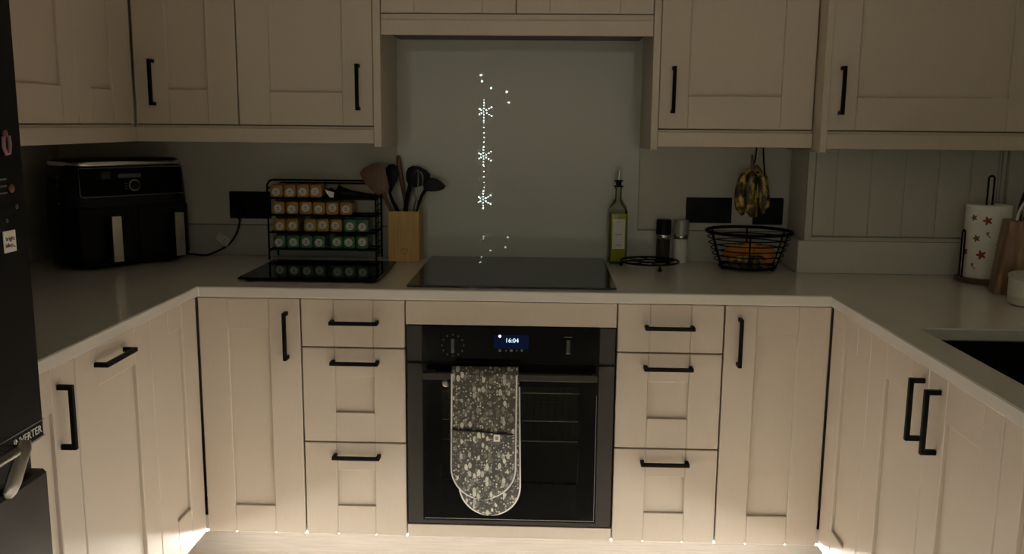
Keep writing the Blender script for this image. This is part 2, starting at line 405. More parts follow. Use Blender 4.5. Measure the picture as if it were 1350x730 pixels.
# right run: local x = -world y, front faces -x
t = run_thing('corner_cabinet', 'narrow cashmere corner door without a handle beside the sink cabinet', 1)
carcass(t, .03, .299, .15, .870)
shaker(t, .0025, .2995, ZB, ZT, .100, .093, .096, .085)
t = run_thing('sink_cabinet', 'cashmere sink base cabinet with two shaker doors and paired vertical handles', 1)
for (a, b, c_, e) in ((.302, .318, .15, .870), (.940, .955, .15, .870), (.318, .940, .15, .166)): MB().box(a, b, .0215, .575, c_, e, .001).build('carcass_panel', 'carcass', t)
MB().box(.318, .940, .0215, .040, .78, .870, .001).build('carcass_panel', 'carcass', t)
d = shaker(t, .3025, .6405, ZB, ZT, .102, .088, .088, .087); handle(d, .620, .770)
d = shaker(t, .6435, .9555, ZB, ZT, .086, .073, .088, .090); handle(d, .700, .768)
t = run_thing('base_cabinet', 'cashmere base cabinet next to the sink cabinet, away from the corner', 1)
carcass(t, .959, 1.596, .15, .870)
d = shaker(t, .9585, 1.5955, ZB, ZT, .073, .09, .088, .105); handle(d, 1.555, .770)
t = run_thing('base_cabinet', 'added unseen two-door base cabinet behind the camera, carrying the lengthened light strip', 1)  # unseen, added to carry more strip light along the floor
carcass(t, 1.599, 3.196, .15, .870)
d = shaker(t, 1.5985, 2.396, ZB, ZT, .09, .09, .088, .09); handle(d, 2.35, .770)
d = shaker(t, 2.399, 3.1955, ZB, ZT, .09, .09, .088, .09); handle(d, 2.44, .770)
t = run_thing('base_cabinet', 'added unseen two-door base cabinet beyond the fridge freezer, carrying the fill light strip', -1)  # unseen, added only to hold the extra strip for fill light
carcass(t, -3.196, -1.66, .15, .870)
d = shaker(t, -3.1955, -2.43, ZB, ZT, .09, .09, .088, .09); handle(d, -2.47, .770)
d = shaker(t, -2.427, -1.6605, ZB, ZT, .09, .09, .088, .09); handle(d, -2.385, .770)
MB().box(-3.21, -1.645, -.016, .69, WB, WT, .001).build('worktop_slab', 'quartz', t)

# worktop: one U-shaped slab with the sink cut-out
def slab(outer, holes, z0, z1, name, m):
    bm = bmesh.new(); es = []
    for loop in [outer]+holes:
        vv = [bm.verts.new((x, y, z0)) for x, y in loop]
        for i in range(len(vv)): es.append(bm.edges.new((vv[i], vv[(i+1) % len(vv)])))
    bmesh.ops.triangle_fill(bm, edges=es, use_beauty=True, use_dissolve=False)
    r = bmesh.ops.extrude_face_region(bm, geom=list(bm.faces))
    bmesh.ops.translate(bm, verts=[g for g in r['geom'] if isinstance(g, bmesh.types.BMVert)], vec=(0, 0, z1-z0))
    bmesh.ops.recalc_face_normals(bm, faces=bm.faces)
    me = bpy.data.meshes.new(name); bm.to_mesh(me); bm.free(); me.materials.append(M[m])
    o = bpy.data.objects.new(name, me); C.objects.link(o); return o
SX0, SX1, SY0, SY1 = .966, 1.40, -.912, -.412
hole = [(p[0], p[1]) for p in rrect(SX1-SX0, SY1-SY0, .018, 4, 0, (SX0+SX1)/2, (SY0+SY1)/2)]
wt = slab([(-1.597, .598), (-1.597, -.995), (-.884, -.995), (-.884, -.020), (.884, -.020), (.884, -3.21), (1.617, -3.21), (1.617, .598)], [hole], WB, WT, 'worktop', 'quartz')
bv = wt.modifiers.new('arris', 'BEVEL'); bv.width = .0028; bv.segments = 1; bv.limit_method = 'ANGLE'; bv.angle_limit = math.radians(50)
tag(wt, 'U-shaped pale quartz worktop running round three sides of the kitchen', 'worktop')
# sink bowl under the cut-out
sk = MB(); a = .004
sk.box(SX0-a, SX0+.004-a, SY0-a, SY1+a, .68, WB-.001); sk.box(SX1, SX1+.004, SY0-a, SY1+a, .68, WB-.001)
sk.box(SX0, SX1, SY0-a-.004, SY0-a+.002, .68, WB-.001); sk.box(SX0, SX1, SY1+a-.002, SY1+a+.004, .68, WB-.001)
sk.box(SX0-a, SX1+a, SY0-a, SY1+a, .672, .680)
t = thing('sink', 'black undermount sink bowl set into the pale worktop', 'sink', (0, 0, 0))
sk.build('bowl', 'blackpl', t)
MB().lathe([(.001, .680), (.045, .680), (.043, .6835), (.03, .683), (.028, .681), (.001, .681)], 24, ((SX0+SX1)/2, (SY0+SY1)/2, 0)).build('drain', 'darksteel', t, True)

# splashback and upstands: one quartz T on the back wall, and the upstands of the sides
sp = slab([(-1.597, 0), (.912, 0), (.912, .104), (.409, .104), (.409, .748), (-.414, .748), (-.414, .104), (-1.597, .104)], [], 0, .014, 'splashback', 'splash')
sp.matrix_world = Matrix(((1, 0, 0, 0), (0, 0, -1, .6135), (0, 1, 0, WT+.0005), (0, 0, 0, 1)))
for (x0, x1, z0, z1) in ((-1.597, -.4155, .1042, .1062), (.4105, .912, .1042, .1062), (-.416, -.4142, .1042, .748), (.4092, .411, .1042, .748)): MB().box(x0, x1, z0, z1, 0.0002, .0062).build('joint_line', 'tan', sp)
tag(sp, 'pale glossy quartz splashback rising behind the hob to the cooker hood', 'splashback')
tag(MB().box(XL+.001, XL+.014, -.995, .598, WT+.0005, 1.006, .001).build('upstand', 'quartz'), 'low quartz upstand along the wall behind the air fryer', 'upstand', 'worktop upstands')
# panelled boxing at the right of the back wall
BY = .395
bx = thing('panelled_boxing', 'painted tongue-and-groove boxed-in cupboard behind the paper towel roll', 'cupboard', (0, 0, 0))
x0 = at(1061, 300, 1, BY).x
MB().box(x0, XR-.002, BY+.016, YB-.016, WT+.001, 1.2965).build('body', 'wall', bx)
MB().box(x0, x0+.022, BY, BY+.016, WT+.001, 1.2965, .001).build('frame_stile', 'panelpaint', bx)
MB().box(x0+.022, XR-.002, BY, BY+.016, WT+.001, 1.016, .001).build('frame_rail', 'panelpaint', bx)
bxs = [x0+.0245] + [at(u, 260, 1, BY).x for u in (1102, 1147, 1192, 1236, 1279, 1314)]
for i in range(6):
    MB().box(bxs[i]+.0003, bxs[i+1]-.0003, BY+.004, BY+.0158, 1.0195, 1.2965, .0012).build('board', 'panelpaint', bx)
MB().box(bxs[6]+.002, 1.517, BY+.004, BY+.0158, 1.0195, 1.2965, .0015).build('board', 'panelpaint', bx)
MB().box(1.519, 1.532, BY+.002, BY+.0158, 1.0165, 1.2965, .0015).build('board', 'panelpaint', bx)
MB().box(1.533, XR-.002, BY-.014, BY+.0158, 1.0165, 1.2965, .0015).build('frame_stile', 'panelpaint', bx)
us = MB().box(.897, XR-.003, .379, .3935, WT+.0005, 1.005, .001).box(.897, .911, .3935, .5985, WT+.0005, 1.005, .001)
tag(us.build('upstand', 'quartz'), 'low quartz upstand in front of the panelled boxing', 'upstand', 'worktop upstands')

# ------------------------------------------------------------------ wall cabinets
ZTOP = 2.07
def wx(u, v=150, Y=UPY): return at(u, v, 1, Y).x
def wz(u, v, Y=UPY): return at(u, v, 1, Y).z
def pelmet(parent, x0, x1, yf, zb=1.298):
    MB().box(x0, x1, yf-.004, yf+.018, zb, zb+.044, .0015).build('pelmet', 'cab', parent)
    MB().box(x0, x1, yf+.002, yf+.018, zb+.0445, UPZ-.0035).build('pelmet_bead', 'cab', parent)
# left row (local x = world y), front at x = UPX
t = thing('wall_cabinet', 'cashmere wall cabinet on the side wall above the air fryer', 'wall cabinet', (UPX, 0, 0), PI/2, 'wall cabinets')
def ly(u, v): return at(u, v, 0, UPX).y
MB().box(-1.0, .318, .0215, .40, 1.347, ZTOP, .001).build('carcass', 'carcass', t)
yd = ly(103, 140); ysp = ly(80, 100)
shaker(t, yd-.60, yd-.001, UPZ, ZTOP, .105, (yd-.001)-ysp, wz(80, 113, .0)-UPZ-.004, .1)
y2, y3 = ly(147, 100), ly(170, 100)
shaker(t, yd+.001, y3, UPZ, ZTOP, .075, y3-y2, .098, .1)
MB().box(y3+.002, UPY-.003, .0, .020, UPZ, ZTOP, .001).build('corner_post', 'cab', t)
pelmet(t, -1.0, UPY-.006, 0)
# back row, beside the splashback over the spice rack
t = thing('wall_cabinet', 'two-door cashmere wall cabinet above the spice rack', 'wall cabinet', (0, 0, 0), 0, 'wall cabinets')
MB().box(UPX+.001, -.431, UPY+.0215, YB-.001, 1.347, ZTOP, .001).build('carcass', 'carcass', t)
xa, xb, xc, xe = UPX+.0055, wx(314.3), -.8515, wx(492)
d = shaker(t, xa, xb-.0022, UPZ, ZTOP, wx(220, 90)-xa, xb-wx(273, 90), wz(260, 118)-UPZ, .1, front=UPY); handle(d, wx(197, 108, UPY-.03), (wz(194, 77, UPY-.03)+wz(200, 139, UPY-.03))/2, front=UPY)
d = shaker(t, xb+.0022, xe, UPZ, ZTOP, wx(354, 90)-xb, xe-wx(451, 90), wz(400, 121)-UPZ, .1, front=UPY); handle(d, wx(470, 114, UPY-.03), (wz(470, 83, UPY-.03)+wz(470, 146, UPY-.03))/2, front=UPY)
MB().box(xe+.002, -.412, UPY-.004, YB-.0165, 1.287, ZTOP, .001).build('end_panel', 'cab', t)
pelmet(t, UPX-.002, xe+.0015, UPY+.001)
# cooker hood bridge
t = thing('hood_cabinet', 'shallow two-door cashmere cabinet bridging over the hob between the wall cabinets', 'wall cabinet', (0, 0, 0), 0, 'wall cabinets')
hz = 1.628; hd = wz(600, 17)
MB().box(-.408, .404, UPY+.0215, YB-.016, hz+.03, ZTOP, .001).build('carcass', 'carcass', t)
hm = wx(680.5, 5)
for (a, b) in ((-.4095, hm-.0012), (hm+.0012, .4065)):
    shaker(t, a, b, hd, ZTOP, .10, .10, .10, .1, front=UPY)
MB().box(-.4105, .4075, UPY+.002, UPY+.020, hz-.004, hz+.040, .0015).build('pelmet', 'cab', t)
MB().box(-.4105, .4075, UPY+.006, UPY+.020, hz+.0405, hd-.003).build('pelmet_bead', 'cab', t)
MB().box(-.40, .397, UPY+.0205, YB-.016, hz+.008, hz+.029, .001).build('hood_underside', 'graphite', t)
# right of the splashback
t = thing('wall_cabinet', 'single-door cashmere wall cabinet above the hanging bananas', 'wall cabinet', (0, 0, 0), 0, 'wall cabinets')
xr0 = wx(868.5); xr1 = wx(1070, 140)
MB().box(.428, .896, UPY+.0215, YB-.001, 1.347, ZTOP, .001).build('carcass', 'carcass', t)
MB().box(.409, xr0-.002, UPY-.004, YB-.0165, 1.287, ZTOP, .001).build('end_panel', 'cab', t)
d = shaker(t, xr0, .893, UPZ, ZTOP, wx(908, 120)-xr0, .893-wx(1031, 120), wz(970, 127)-UPZ, .1, front=UPY)
handle(d, wx(889, 118, UPY-.03), (wz(891, 86, UPY-.03)+wz(887, 150, UPY-.03))/2, front=UPY)
pelmet(t, xr0-.0015, .895, UPY+.001)
# corner cabinet standing forward
FY = .225
t = thing('wall_cabinet', 'wide cashmere wall cabinet standing forward above the panelled boxing', 'wall cabinet', (0, 0, 0), 0, 'wall cabinets')
MB().box(.918, XR-.002, FY+.0215, YB-.001, 1.347, ZTOP, .001).build('carcass', 'carcass', t)
MB().box(.8975, .9165, FY-.004, UPY+.30, 1.287, ZTOP, .001).build('end_panel', 'cab', t)
xd = wx(1089, 140, FY)
d = shaker(t, xd, XR-.004, UPZ, ZTOP, wx(1131, 120, FY)-xd, XR-.004-wx(1331, 120, FY), wz(1250, 129, FY)-UPZ, .1, front=FY)
handle(d, wx(1113, 118, FY-.03), (wz(1116, 86, FY-.03)+wz(1111, 152, FY-.03))/2, front=FY)
pelmet(t, .9175, XR-.003, FY+.001)

# ------------------------------------------------------------------ oven
ov = thing('oven', 'built-in black glass electric oven with a lit clock between the drawer cabinets', 'oven', (0, 0, 0))
OZ0, OZ1, OZS = .2015, .7955, .690
body = MB()
for b in ((-.278, -.262, .022, .55, OZ0+.004, OZ1-.004), (.262, .278, .022, .55, OZ0+.004, OZ1-.004), (-.262, .262, .022, .55, .7, OZ1-.004), (-.262, .262, .022, .55, OZ0+.004, .255), (-.262, .262, .534, .55, .255, .7)): body.box(*b)
body.build('cavity', mat('oven_enamel', (.30, .30, .26), .4, noise=.05), ov)
for s in (-1, 1):   # graphite trims either side
    a, b = sorted((s*.296, s*.2515))
    MB().box(a, b, -.002, .020, OZS+.004, OZ1, .001).build('trim_strip', 'graphite', ov)
    MB().box(a, b, -.002, .020, OZ0, OZS-.004, .001).build('trim_strip', 'graphite', ov)
cp = MB().box(-.251, .251, -.003, .020, OZS+.004, OZ1, .001).build('control_panel', 'blackgl', ov)
MB().box(-.296, .296, .004, .021, OZS-.0038, OZS+.0038).build('seam', 'blackpl', ov)
# door: frame of black glass round the window
df = MB(); WX, WZ0, WZ1 = .197, .330, .622
df.box(-.251, -WX, -.003, .020, OZ0+.012, OZS-.004, .0008).box(WX, .251, -.003, .020, OZ0+.012, OZS-.004, .0008)
df.box(-WX, WX, -.003, .020, WZ1, OZS-.004, .0004).box(-WX, WX, -.003, .020, OZ0+.012, WZ0, .0004)
dr = df.build('oven_door', 'blackgl', ov)
MB().box(-WX, WX, -.0025, .002, WZ0, WZ1).build('window_pane', 'ovenpane', dr)
MB().box(-.251, .251, -.002, .020, OZ0, OZ0+.0115, .001).build('bottom_trim', 'graphite', ov)
MB().box(-.2475, .2475, -.0036, -.0031, OZ0+.016, OZ0+.0175).build('edge_line', 'grey', dr)
MB().box(.2465, .2475, -.0036, -.0031, OZ0+.016, .60).build('edge_line', 'grey', dr)
hb = MB().box(-.246, .246, -.052, -.038, .652, .672, .002)
for s in (-1, 1): hb.box(s*.225-.009, s*.225+.009, -.040, -.0035, .654, .670, .001)
hb.build('handle', 'graphite', dr)
for z in (.585, .50, .438):   # wire shelves in the cavity
    rk = MB()
    pth = [(-.25, .06, z+.018), (-.225, .06, z), (.205, .06, z), (.235, .06, z+.018)]
    rk.tube(pth, .0022, 6)
    rk.tube([(-.25, .45, z+.018), (-.225, .45, z), (.205, .45, z), (.235, .45, z+.018)], .0022, 6)
    for k in range(19): x = -.215+k*.0235; rk.tube([(x, .06, z), (x, .45, z)], .0013, 5)
    rk.build('oven_shelf', 'steel', ov)
lz = at(588, 505, 1, -.004)
MB().loft([[(lz.x+.011*math.cos(k*PI/8)*s, y, lz.z+.011*math.sin(k*PI/8)*s) for k in range(16)] for (s, y) in ((1, -.0032), (1, -.006), (.75, -.0085), (.4, -.009))]).build('door_stud', 'darksteel', dr, True)
# control panel: two dials' marks, screen, clock
def disc(mb, cx, cz, r, y, n=12): mb.add([(cx+r*math.cos(2*PI*k/n), y, cz+r*math.sin(2*PI*k/n)) for k in range(n)], [tuple(range(n))])
kx, kz = at(597, 455, 1, -.003).x, at(597, 455, 1, -.003).z
mk = MB()
for k in range(12):
    a = 2*PI*k/12
    disc(mk, kx+.031*math.cos(a), kz+.031*math.sin(a), .0026, -.0034, 8)
mk.build('dial_marks', 'dgrey', cp)
kb = MB().box(kx-.0055, kx+.0055, -.012, -.003, kz-.022, kz+.022, .002); kb.build('knob', 'dial', cp)
k2 = at(749, 456, 1, -.003)
MB().box(k2.x-.006, k2.x+.006, -.012, -.003, k2.z-.022, k2.z+.020, .002).build('knob', 'dial', cp)
mk = MB().box(k2.x-.011, k2.x+.011, -.0036, -.0032, k2.z+.025, k2.z+.0265).box(k2.x-.006, k2.x+.006, -.0126, -.0121, k2.z-.021, k2.z-.018)
mk.build('dial_marks', 'grey', cp)
s0, s1 = at(651, 441, 1, -.003), at(697, 460, 1, -.003)
MB().box(s0.x, s1.x, -.0036, -.0031, s1.z, s0.z).build('clock_screen', 'screen', cp)
tc = at(675, 449, 1, -.004)
text_mesh('clock_digits', '16:04', .0175, 'digits', cp, Matrix.Translation((tc.x, -.0040, tc.z)) @ FACE_Y)
ti = at(659, 443, 1, -.004)
ic = MB(); disc(ic, ti.x, ti.z, .0042, -.0042, 10); ic.build('wifi_icon', emit('icon_white', (1, 1, 1), 1.2), cp)
mk = MB()
for u, r in ((659, .0036), (667, .002), (674, .0034), (681, .002), (688, .003)):
    q = at(u, 462, 1, -.0035); mk.box(q.x-r, q.x+r, -.0036, -.0032, q.z-r, q.z+r)
mk.build('touch_marks', 'grey', cp)

# ------------------------------------------------------------------ oven glove over the handle
gl = thing('oven_glove', 'double oven glove in charcoal and cream sprigged cotton hanging over the oven handle', 'oven glove', (0, 0, 0))
def flap(name, pts_l, pts_r, y_of, th, parent, m='glove'):
    """a quilted strip between two side outlines, given top to bottom as (x, z)"""
    rings = []
    for (xl, zl), (xr_, zr) in zip(pts_l, pts_r):
        n = 10; top, bot = [], []
        for k in range(n+1):
            s_ = k/n; x = xl+(xr_-xl)*s_; z = zl+(zr-zl)*s_; e = math.sqrt(max(0, 1-(2*s_-1)**6))
            y = y_of(s_, z)
            top.append((x, y-th/2*e, z)); bot.append((x, y+th/2*e, z))
        rings.append(top+bot[::-1])
    return MB().loft(rings).build(name, m, parent, True)
def outline(xl, xr_, ztop, zbot, tilt=0.0, n=10, m=8):
    L, Rr = [], []; R_ = (xr_-xl)/2; cx = (xl+xr_)/2; zc = zbot+R_
    for i in range(m): z = ztop+(zc-ztop)*i/m; L.append((xl+tilt*(ztop-z), z)); Rr.append((xr_+tilt*(ztop-z), z))
    for i in range(n+1):
        a = PI/2*i/n*.97; z = zc-R_*math.sin(a); o = tilt*(ztop-z)
        L.append((cx-R_*math.cos(a)+o, z)); Rr.append((cx+R_*math.cos(a)+o, z))
    return L, Rr
gx0, gx1 = at(595.5, 500, 1, -.065).x, at(683, 500, 1, -.065).x
gzb, gzb2 = at(640, 657, 1, -.065).z, at(650, 678, 1, -.03).z
yb_ = lambda s_, z: -.0305 - .002*math.sin(z*30)
yf_ = lambda s_, z: -.0605 - .006*math.sin(min(1, max(0, (.67-z)/.3))*PI/2) - .0015*math.sin(s_*9+z*25)
L, Rr = outline(gx0+.012, gx1+.002, .672, gzb2, .018)
flap('back_mitt', L, Rr, yb_, .012, gl)
MB().tube([(x, yb_(0, z), z) for x, z in L[1:]]+[(x, yb_(1, z), z) for x, z in Rr[1:][::-1]], .0026, 6).build('piping', 'white', gl, True)
L, Rr = outline(gx0, gx1-.004, .672, gzb, -.004)
flap('front_mitt', L, Rr, yf_, .014, gl)
MB().tube([(x, yf_(0, z), z) for x, z in L]+[(x, yf_(1, z), z) for x, z in Rr[::-1]], .0026, 6).build('piping', 'white', gl, True)
# strip that lies over the bar
arc = []
for k in range(9):
    a = PI*k/8; arc.append((-.0455+.015*math.cos(a), .672+.012*math.sin(a)))
v_, f_ = [], []
for (y, z) in arc:
    for x in (gx0, gx1): v_.append((x, y, z))
for (y, z) in [(-.0455+.021*math.cos(PI*k/8), .672+.0185*math.sin(PI*k/8)) for k in range(9)]:
    for x in (gx0, gx1): v_.append((x, y, z))
for k in range(8):
    f_ += [(2*k, 2*k+1, 2*k+3, 2*k+2), (18+2*k, 18+2*k+2, 18+2*k+3, 18+2*k+1), (2*k, 2*k+2, 18+2*k+2, 18+2*k), (2*k+1, 18+2*k+1, 18+2*k+3, 2*k+3)]
MB().add(v_, f_).build('saddle', 'glove', gl, True)
# pocket layer on the front mitt
pz = .512
L2 = [(x, z) for x, z in L if z < pz]; R2 = [(x, z) for x, z in Rr if z < pz]
L2 = [(L2[0][0], pz+.006)]+L2; R2 = [(R2[0][0], pz-.006)]+R2
flap('pocket', [(x+.004, z+.002) for x, z in L2], [(x-.004, z+.002) for x, z in R2], lambda s_, z: yf_(s_, z)-.0085, .008, gl)
MB().tube([(L2[0][0]+.006+(R2[0][0]-L2[0][0]-.012)*k/10, yf_(k/10, pz)-.013, pz+.004-.011*k/10) for k in range(11)], .0024, 6).build('pocket_binding', 'blackpl', gl, True)
lb = at(655, 577, 1, -.08)
MB().box(lb.x-.009, lb.x+.009, -.0835, -.0815, lb.z-.010, lb.z+.010, .0004).build('sewn_label', 'white', gl)
MB().box(lb.x-.004, lb.x+.004, -.0839, -.0836, lb.z-.005, lb.z+.005).build('label_print', 'grey', gl)

# ------------------------------------------------------------------ hob, glass board
hb = thing('induction_hob', 'flat black glass induction hob set in the worktop above the oven', 'hob', (0, 0, 0))
MB().box(-.298, .297, .018, .597, WT+.0006, WT+.0066, .0012).build('glass_plate', 'hobglass', hb)
mk = MB()
for k in range(6): mk.box(-.09+k*.036, -.08+k*.036, .055, .0565, WT+.0067, WT+.0069)
mk.build('touch_marks', 'dgrey', hb)
bd = thing('glass_board', 'black glass worktop protector board in front of the spice rack', 'board', (0, 0, 0))
MB().box(-.799, -.392, .066, .425, WT+.006, WT+.0125, .0012).build('glass_plate', 'blackgl', bd)
for (x, y) in ((-.77, .095), (-.42, .095), (-.77, .395), (-.42, .395)):
    MB().lathe([(.012, WT+.0004), (.013, WT+.003), (.012, WT+.006)], 14, (x, y, 0)).build('foot', 'blackpl', bd, True)

# ------------------------------------------------------------------ fridge freezer (front faces +x)
FX, FYF, FYN = -.78, -1.016, -1.63
fg = thing('fridge_freezer', 'tall black fridge freezer with a steel handle and stickers at the end of the worktop', 'fridge', (0, 0, 0))
MB().box(-1.585, FX-.06, FYN, FYF+.0005, .0, 1.86, .006).build('body', 'blackpl', fg)
ud = MB().box(FX-.055, FX, FYN, FYF, .812, 1.86, .006).build('fridge_door', mat('black_door', (.005, .005, .005), .4, spec=.1, noise=.1), fg)
ld = MB().box(FX-.055, FX, FYN, FYF, .03, .757, .006).build('freezer_door', mat('dark_inox', (.026, .024, .020), .42, spec=.09, noise=.05, nscale=30, stretch=(1, 30, 1)), fg)
MB().box(FX-.058, FX-.018, FYN+.01, FYF-.018, .759, .810, .002).build('recess_trim', 'blackpl', fg)
# maker's strip along the lower edge of the door
MB().box(FX+.0002, FX+.0012, FYF-.128, FYF-.002, .8175, .8195).build('strip_line', 'grey', ud)
MB().box(FX+.0002, FX+.0012, FYF-.30, FYF-.002, .846, .8475).build('strip_line', 'grey', ud)
text_mesh('strip_lettering', 'INVERTER', .019, 'white', ud, Matrix.Translation((FX+.0008, FYF-.054, .8325)) @ FACE_X)
# handle: a bar that runs out of the door and ends in a broad rounded grip
hd_ = MB()
hd_.tube([(FX+.030, -1.42, .842), (FX+.036, -1.29, .842), (FX+.036, -1.165, .842)], .0085, 10)
hd_.tube([(FX, -1.40, .842), (FX+.03, -1.40, .842)], .008, 8)
rg = []
for (y, z, wd, th_) in ((-1.092, .850, .015, .006), (-1.098, .838, .020, .009), (-1.116, .815, .019, .008), (-1.134, .793, .020, .008), (-1.145, .781, .017, .007), (-1.150, .775, .008, .004)):
    rg.append([(FX+.034+th_*math.sin(a), y-.042+wd*math.cos(a)*.93, z-wd*math.cos(a)*.36) for a in [2*PI*k/14 for k in range(14)]])
hd_.loft(rg)
hd_.tube([(FX, -1.142, .838), (FX+.034, -1.142, .838)], .007, 8)
hd_.build('handle', mat('warm_steel', (.20, .19, .165), .32, metal=.9, noise=.05), ud, True)
# stickers and magnets on the door (each lies on the door: a thing of its own)
def fx(u, v): return at(u, v, 0, FX+.001)
p = fx(12.5, 318); hw, hh = .0165, .0175
st = thing('fridge_magnet', 'square white magnet printed with two black lines of type on the fridge', 'magnet', (FX+.0004, p.y, p.z))
MB().box(0, .002, -hw, hw, -hh, hh, .0004).build('card', 'white', st)
text_mesh('lettering', 'bright', .0105, 'black', st, Matrix.Translation((.0022, 0, .0045)) @ FACE_X, .0002)
text_mesh('lettering', 'bikes', .0105, 'black', st, Matrix.Translation((.0022, -.003, -.006)) @ FACE_X, .0002)
MB().box(.0021, .0025, .0095, .0125, -.0105, -.008).build('full_stop', 'red', st)
p = fx(7, 193)
mg = MB().tube([(FX+.004, p.y-.008, p.z+.016), (FX+.004, p.y-.009, p.z-.002), (FX+.004, p.y-.003, p.z-.012), (FX+.004, p.y+.004, p.z-.011), (FX+.004, p.y+.008, p.z+.002), (FX+.004, p.y+.006, p.z+.017)], .0032, 8)
tag(mg.build('fridge_magnet', 'pink', None, True), 'pink looped U-shaped magnet high on the fridge', 'magnet')
p = fx(4, 176)
tag(MB().sphere((FX+.004, p.y, p.z), .006, 10, 6, (.6, 1, 1)).build('fridge_magnet', 'magred', None, True), 'small dark red round magnet above the looped pink one on the fridge', 'magnet')
p = fx(13, 248)
tag(MB().sphere((FX+.004, p.y, p.z), .0065, 12, 7, (.6, 1, 1.1)).build('fridge_magnet', 'magred', None, True), 'round red magnet beside grey painted strokes on the fridge', 'magnet')
p = fx(3, 246)
sk_ = MB()
for k in range(3): sk_.box(FX+.0003, FX+.001, p.y-.012, p.y+.013, p.z+.010-k*.011, p.z+.0125-k*.011)
tag(sk_.build('sticker', mat('sticker_grey', (.11, .11, .105), .6, noise=.05)), 'sticker of three grey strokes on the fridge', 'sticker')
for (u, v, r) in ((21.5, 272, .0032), (8.5, 291, .0028)):
    p = fx(u, v)
    tag(MB().sphere((FX+.002, p.y, p.z), r, 8, 6, (.7, 1, 1.3)).build('fridge_magnet', 'dgrey', None, True), 'tiny grey bead magnet just '+('below the round red magnet' if v < 280 else 'above the white square magnet')+' on the fridge', 'magnet', 'bead magnets')
# tray leaning behind the air fryer
t = thing('oven_tray', 'dark thin-rimmed tray leaning on the wall between fridge and air fryer', 'tray', (-1.455, -.06, WT+.0005))
mt = Matrix.Rotation(math.radians(-20), 4, 'Y')
o = MB().box(-.003, .003, -.17, .17, 0, .30, .001, mt).build('base_plate', 'blackpl', t)
MB().tube([mt @ Vector((.004, a, b)) for a, b in ((-.17, .004), (.17, .004), (.17, .30), (-.17, .30))], .0035, 8, True).build('rim', 'dgrey', t, True)

# ------------------------------------------------------------------ air fryer
AR = math.atan2(.77, .64)
af = thing('air_fryer', 'black dual-drawer air fryer with two steel handles in the worktop corner', 'air fryer', (-1.293, .394, WT+.0006), AR)
Mi = Matrix.Translation((-1.293, .394, WT)) @ Matrix.Rotation(AR, 4, 'Z')
Mv = Mi.inverted()
def fry(u, v, yl):
    """pixel -> fryer-local point on the plane local y = yl"""
    n = (Mi.to_3x3() @ Vector((0, 1, 0))); p0 = Mi @ Vector((0, yl, 0))
    d = RIGHT*((u-675)/FPX) + UP*(-(v-365)/FPX) + FWD
    q = CAM + d*((p0-CAM).dot(n)/d.dot(n)); return Mv @ q
rings = []
for (z, ww, dd, r) in ((.008, .37, .190, .06), (.014, .39, .205, .065), (.10, .412, .215, .068), (.20, .410, .214, .068), (.295, .396, .206, .066), (.320, .386, .198, .064)):
    rings.append(rrect(ww, dd, r, 6, z))
MB().loft(rings).build('body', 'blackpl', af, True)
MB().loft([rrect(.388, .200, .064, 6, .3205), rrect(.390, .202, .064, 6, .326), rrect(.386, .198, .064, 6, .3325)]).build('lid_rim', 'steel', af, True)
MB().loft([rrect(.378, .190, .062, 6, .333), rrect(.365, .180, .060, 6, .3385)]).build('top_plate', 'blackpl', af, True)
for sx in (-1, 1):
    for sy in (-1, 1): MB().lathe([(.012, 0), (.013, .004), (.012, .009)], 12, (sx*.12, sy*.065, 0)).build('foot', 'blackpl', af, True)
yf0 = -.1085
pn = MB().box(-.168, .168, yf0-.001, yf0+.02, .226, .314, .004).build('control_panel', 'blackgl', af)
MB().tube([(.168, yf0-.002, .314), (-.168, yf0-.002, .314), (-.167, yf0-.002, .232), (-.161, yf0-.002, .226), (.168, yf0-.002, .226)], .0018, 6).build('panel_trim', 'darksteel', pn, True)
a, b = fry(133, 227, yf0-.002), fry(146, 236, yf0-.002)
MB().box(a.x, b.x, yf0-.0022, yf0-.0015, b.z, a.z).build('display', 'dial', pn)
a, b = fry(155.5, 229.5, yf0-.002), fry(186, 233.5, yf0-.002)
MB().box(a.x, b.x, yf0-.0022, yf0-.0015, b.z, a.z).build('button_bar', 'dgrey', pn)
c_ = fry(177, 244, yf0-.002)
dl = MB(); dl.tube([(c_.x+.0165*math.cos(2*PI*k/24), yf0-.004, c_.z+.0165*math.sin(2*PI*k/24)) for k in range(24)], .0016, 6, True); dl.build('dial_ring', 'satin', pn, True)
MB().loft([[(c_.x+r*math.cos(2*PI*k/20), y, c_.z+r*math.sin(2*PI*k/20)) for k in range(20)] for r, y in ((.0150, yf0-.001), (.0145, yf0-.010), (.012, yf0-.011))]).build('dial', 'blackpl', pn, True)
mk = MB()
for k in range(3): mk.box(c_.x-.030, c_.x-.022, yf0-.0022, yf0-.0016, c_.z-.010+k*.008, c_.z-.0085+k*.008)
mk.build('button_marks', 'grey', pn)
hxl, hxr = fry(155, 313, yf0-.045), fry(237, 303, yf0-.045)
for hx, x0_, x1_ in ((hxl, -.185, -.003), (hxr, .003, .185)):
    dw = MB().box(x0_, x1_, yf0-.004, yf0+.03, .022, .198, .010).build('drawer', 'blackpl', af, False)
    hxx = max(-.15, min(.155, hx.x))
    MB().box(hxx-.017, hxx+.017, yf0-.045, yf0-.003, .030, .165, .006).build('handle_grip', 'blackpl', dw)
    MB().box(hxx-.016, hxx+.016, yf0-.0485, yf0-.0445, .026, .168, .0015).build('handle', 'steel', dw)
vt = MB()
for k in range(8): vt.box(-.2075, -.198, -.045, .04, .205+k*.011, .2095+k*.011, .001)
vt.build('vent_slats', 'blackpl', af)

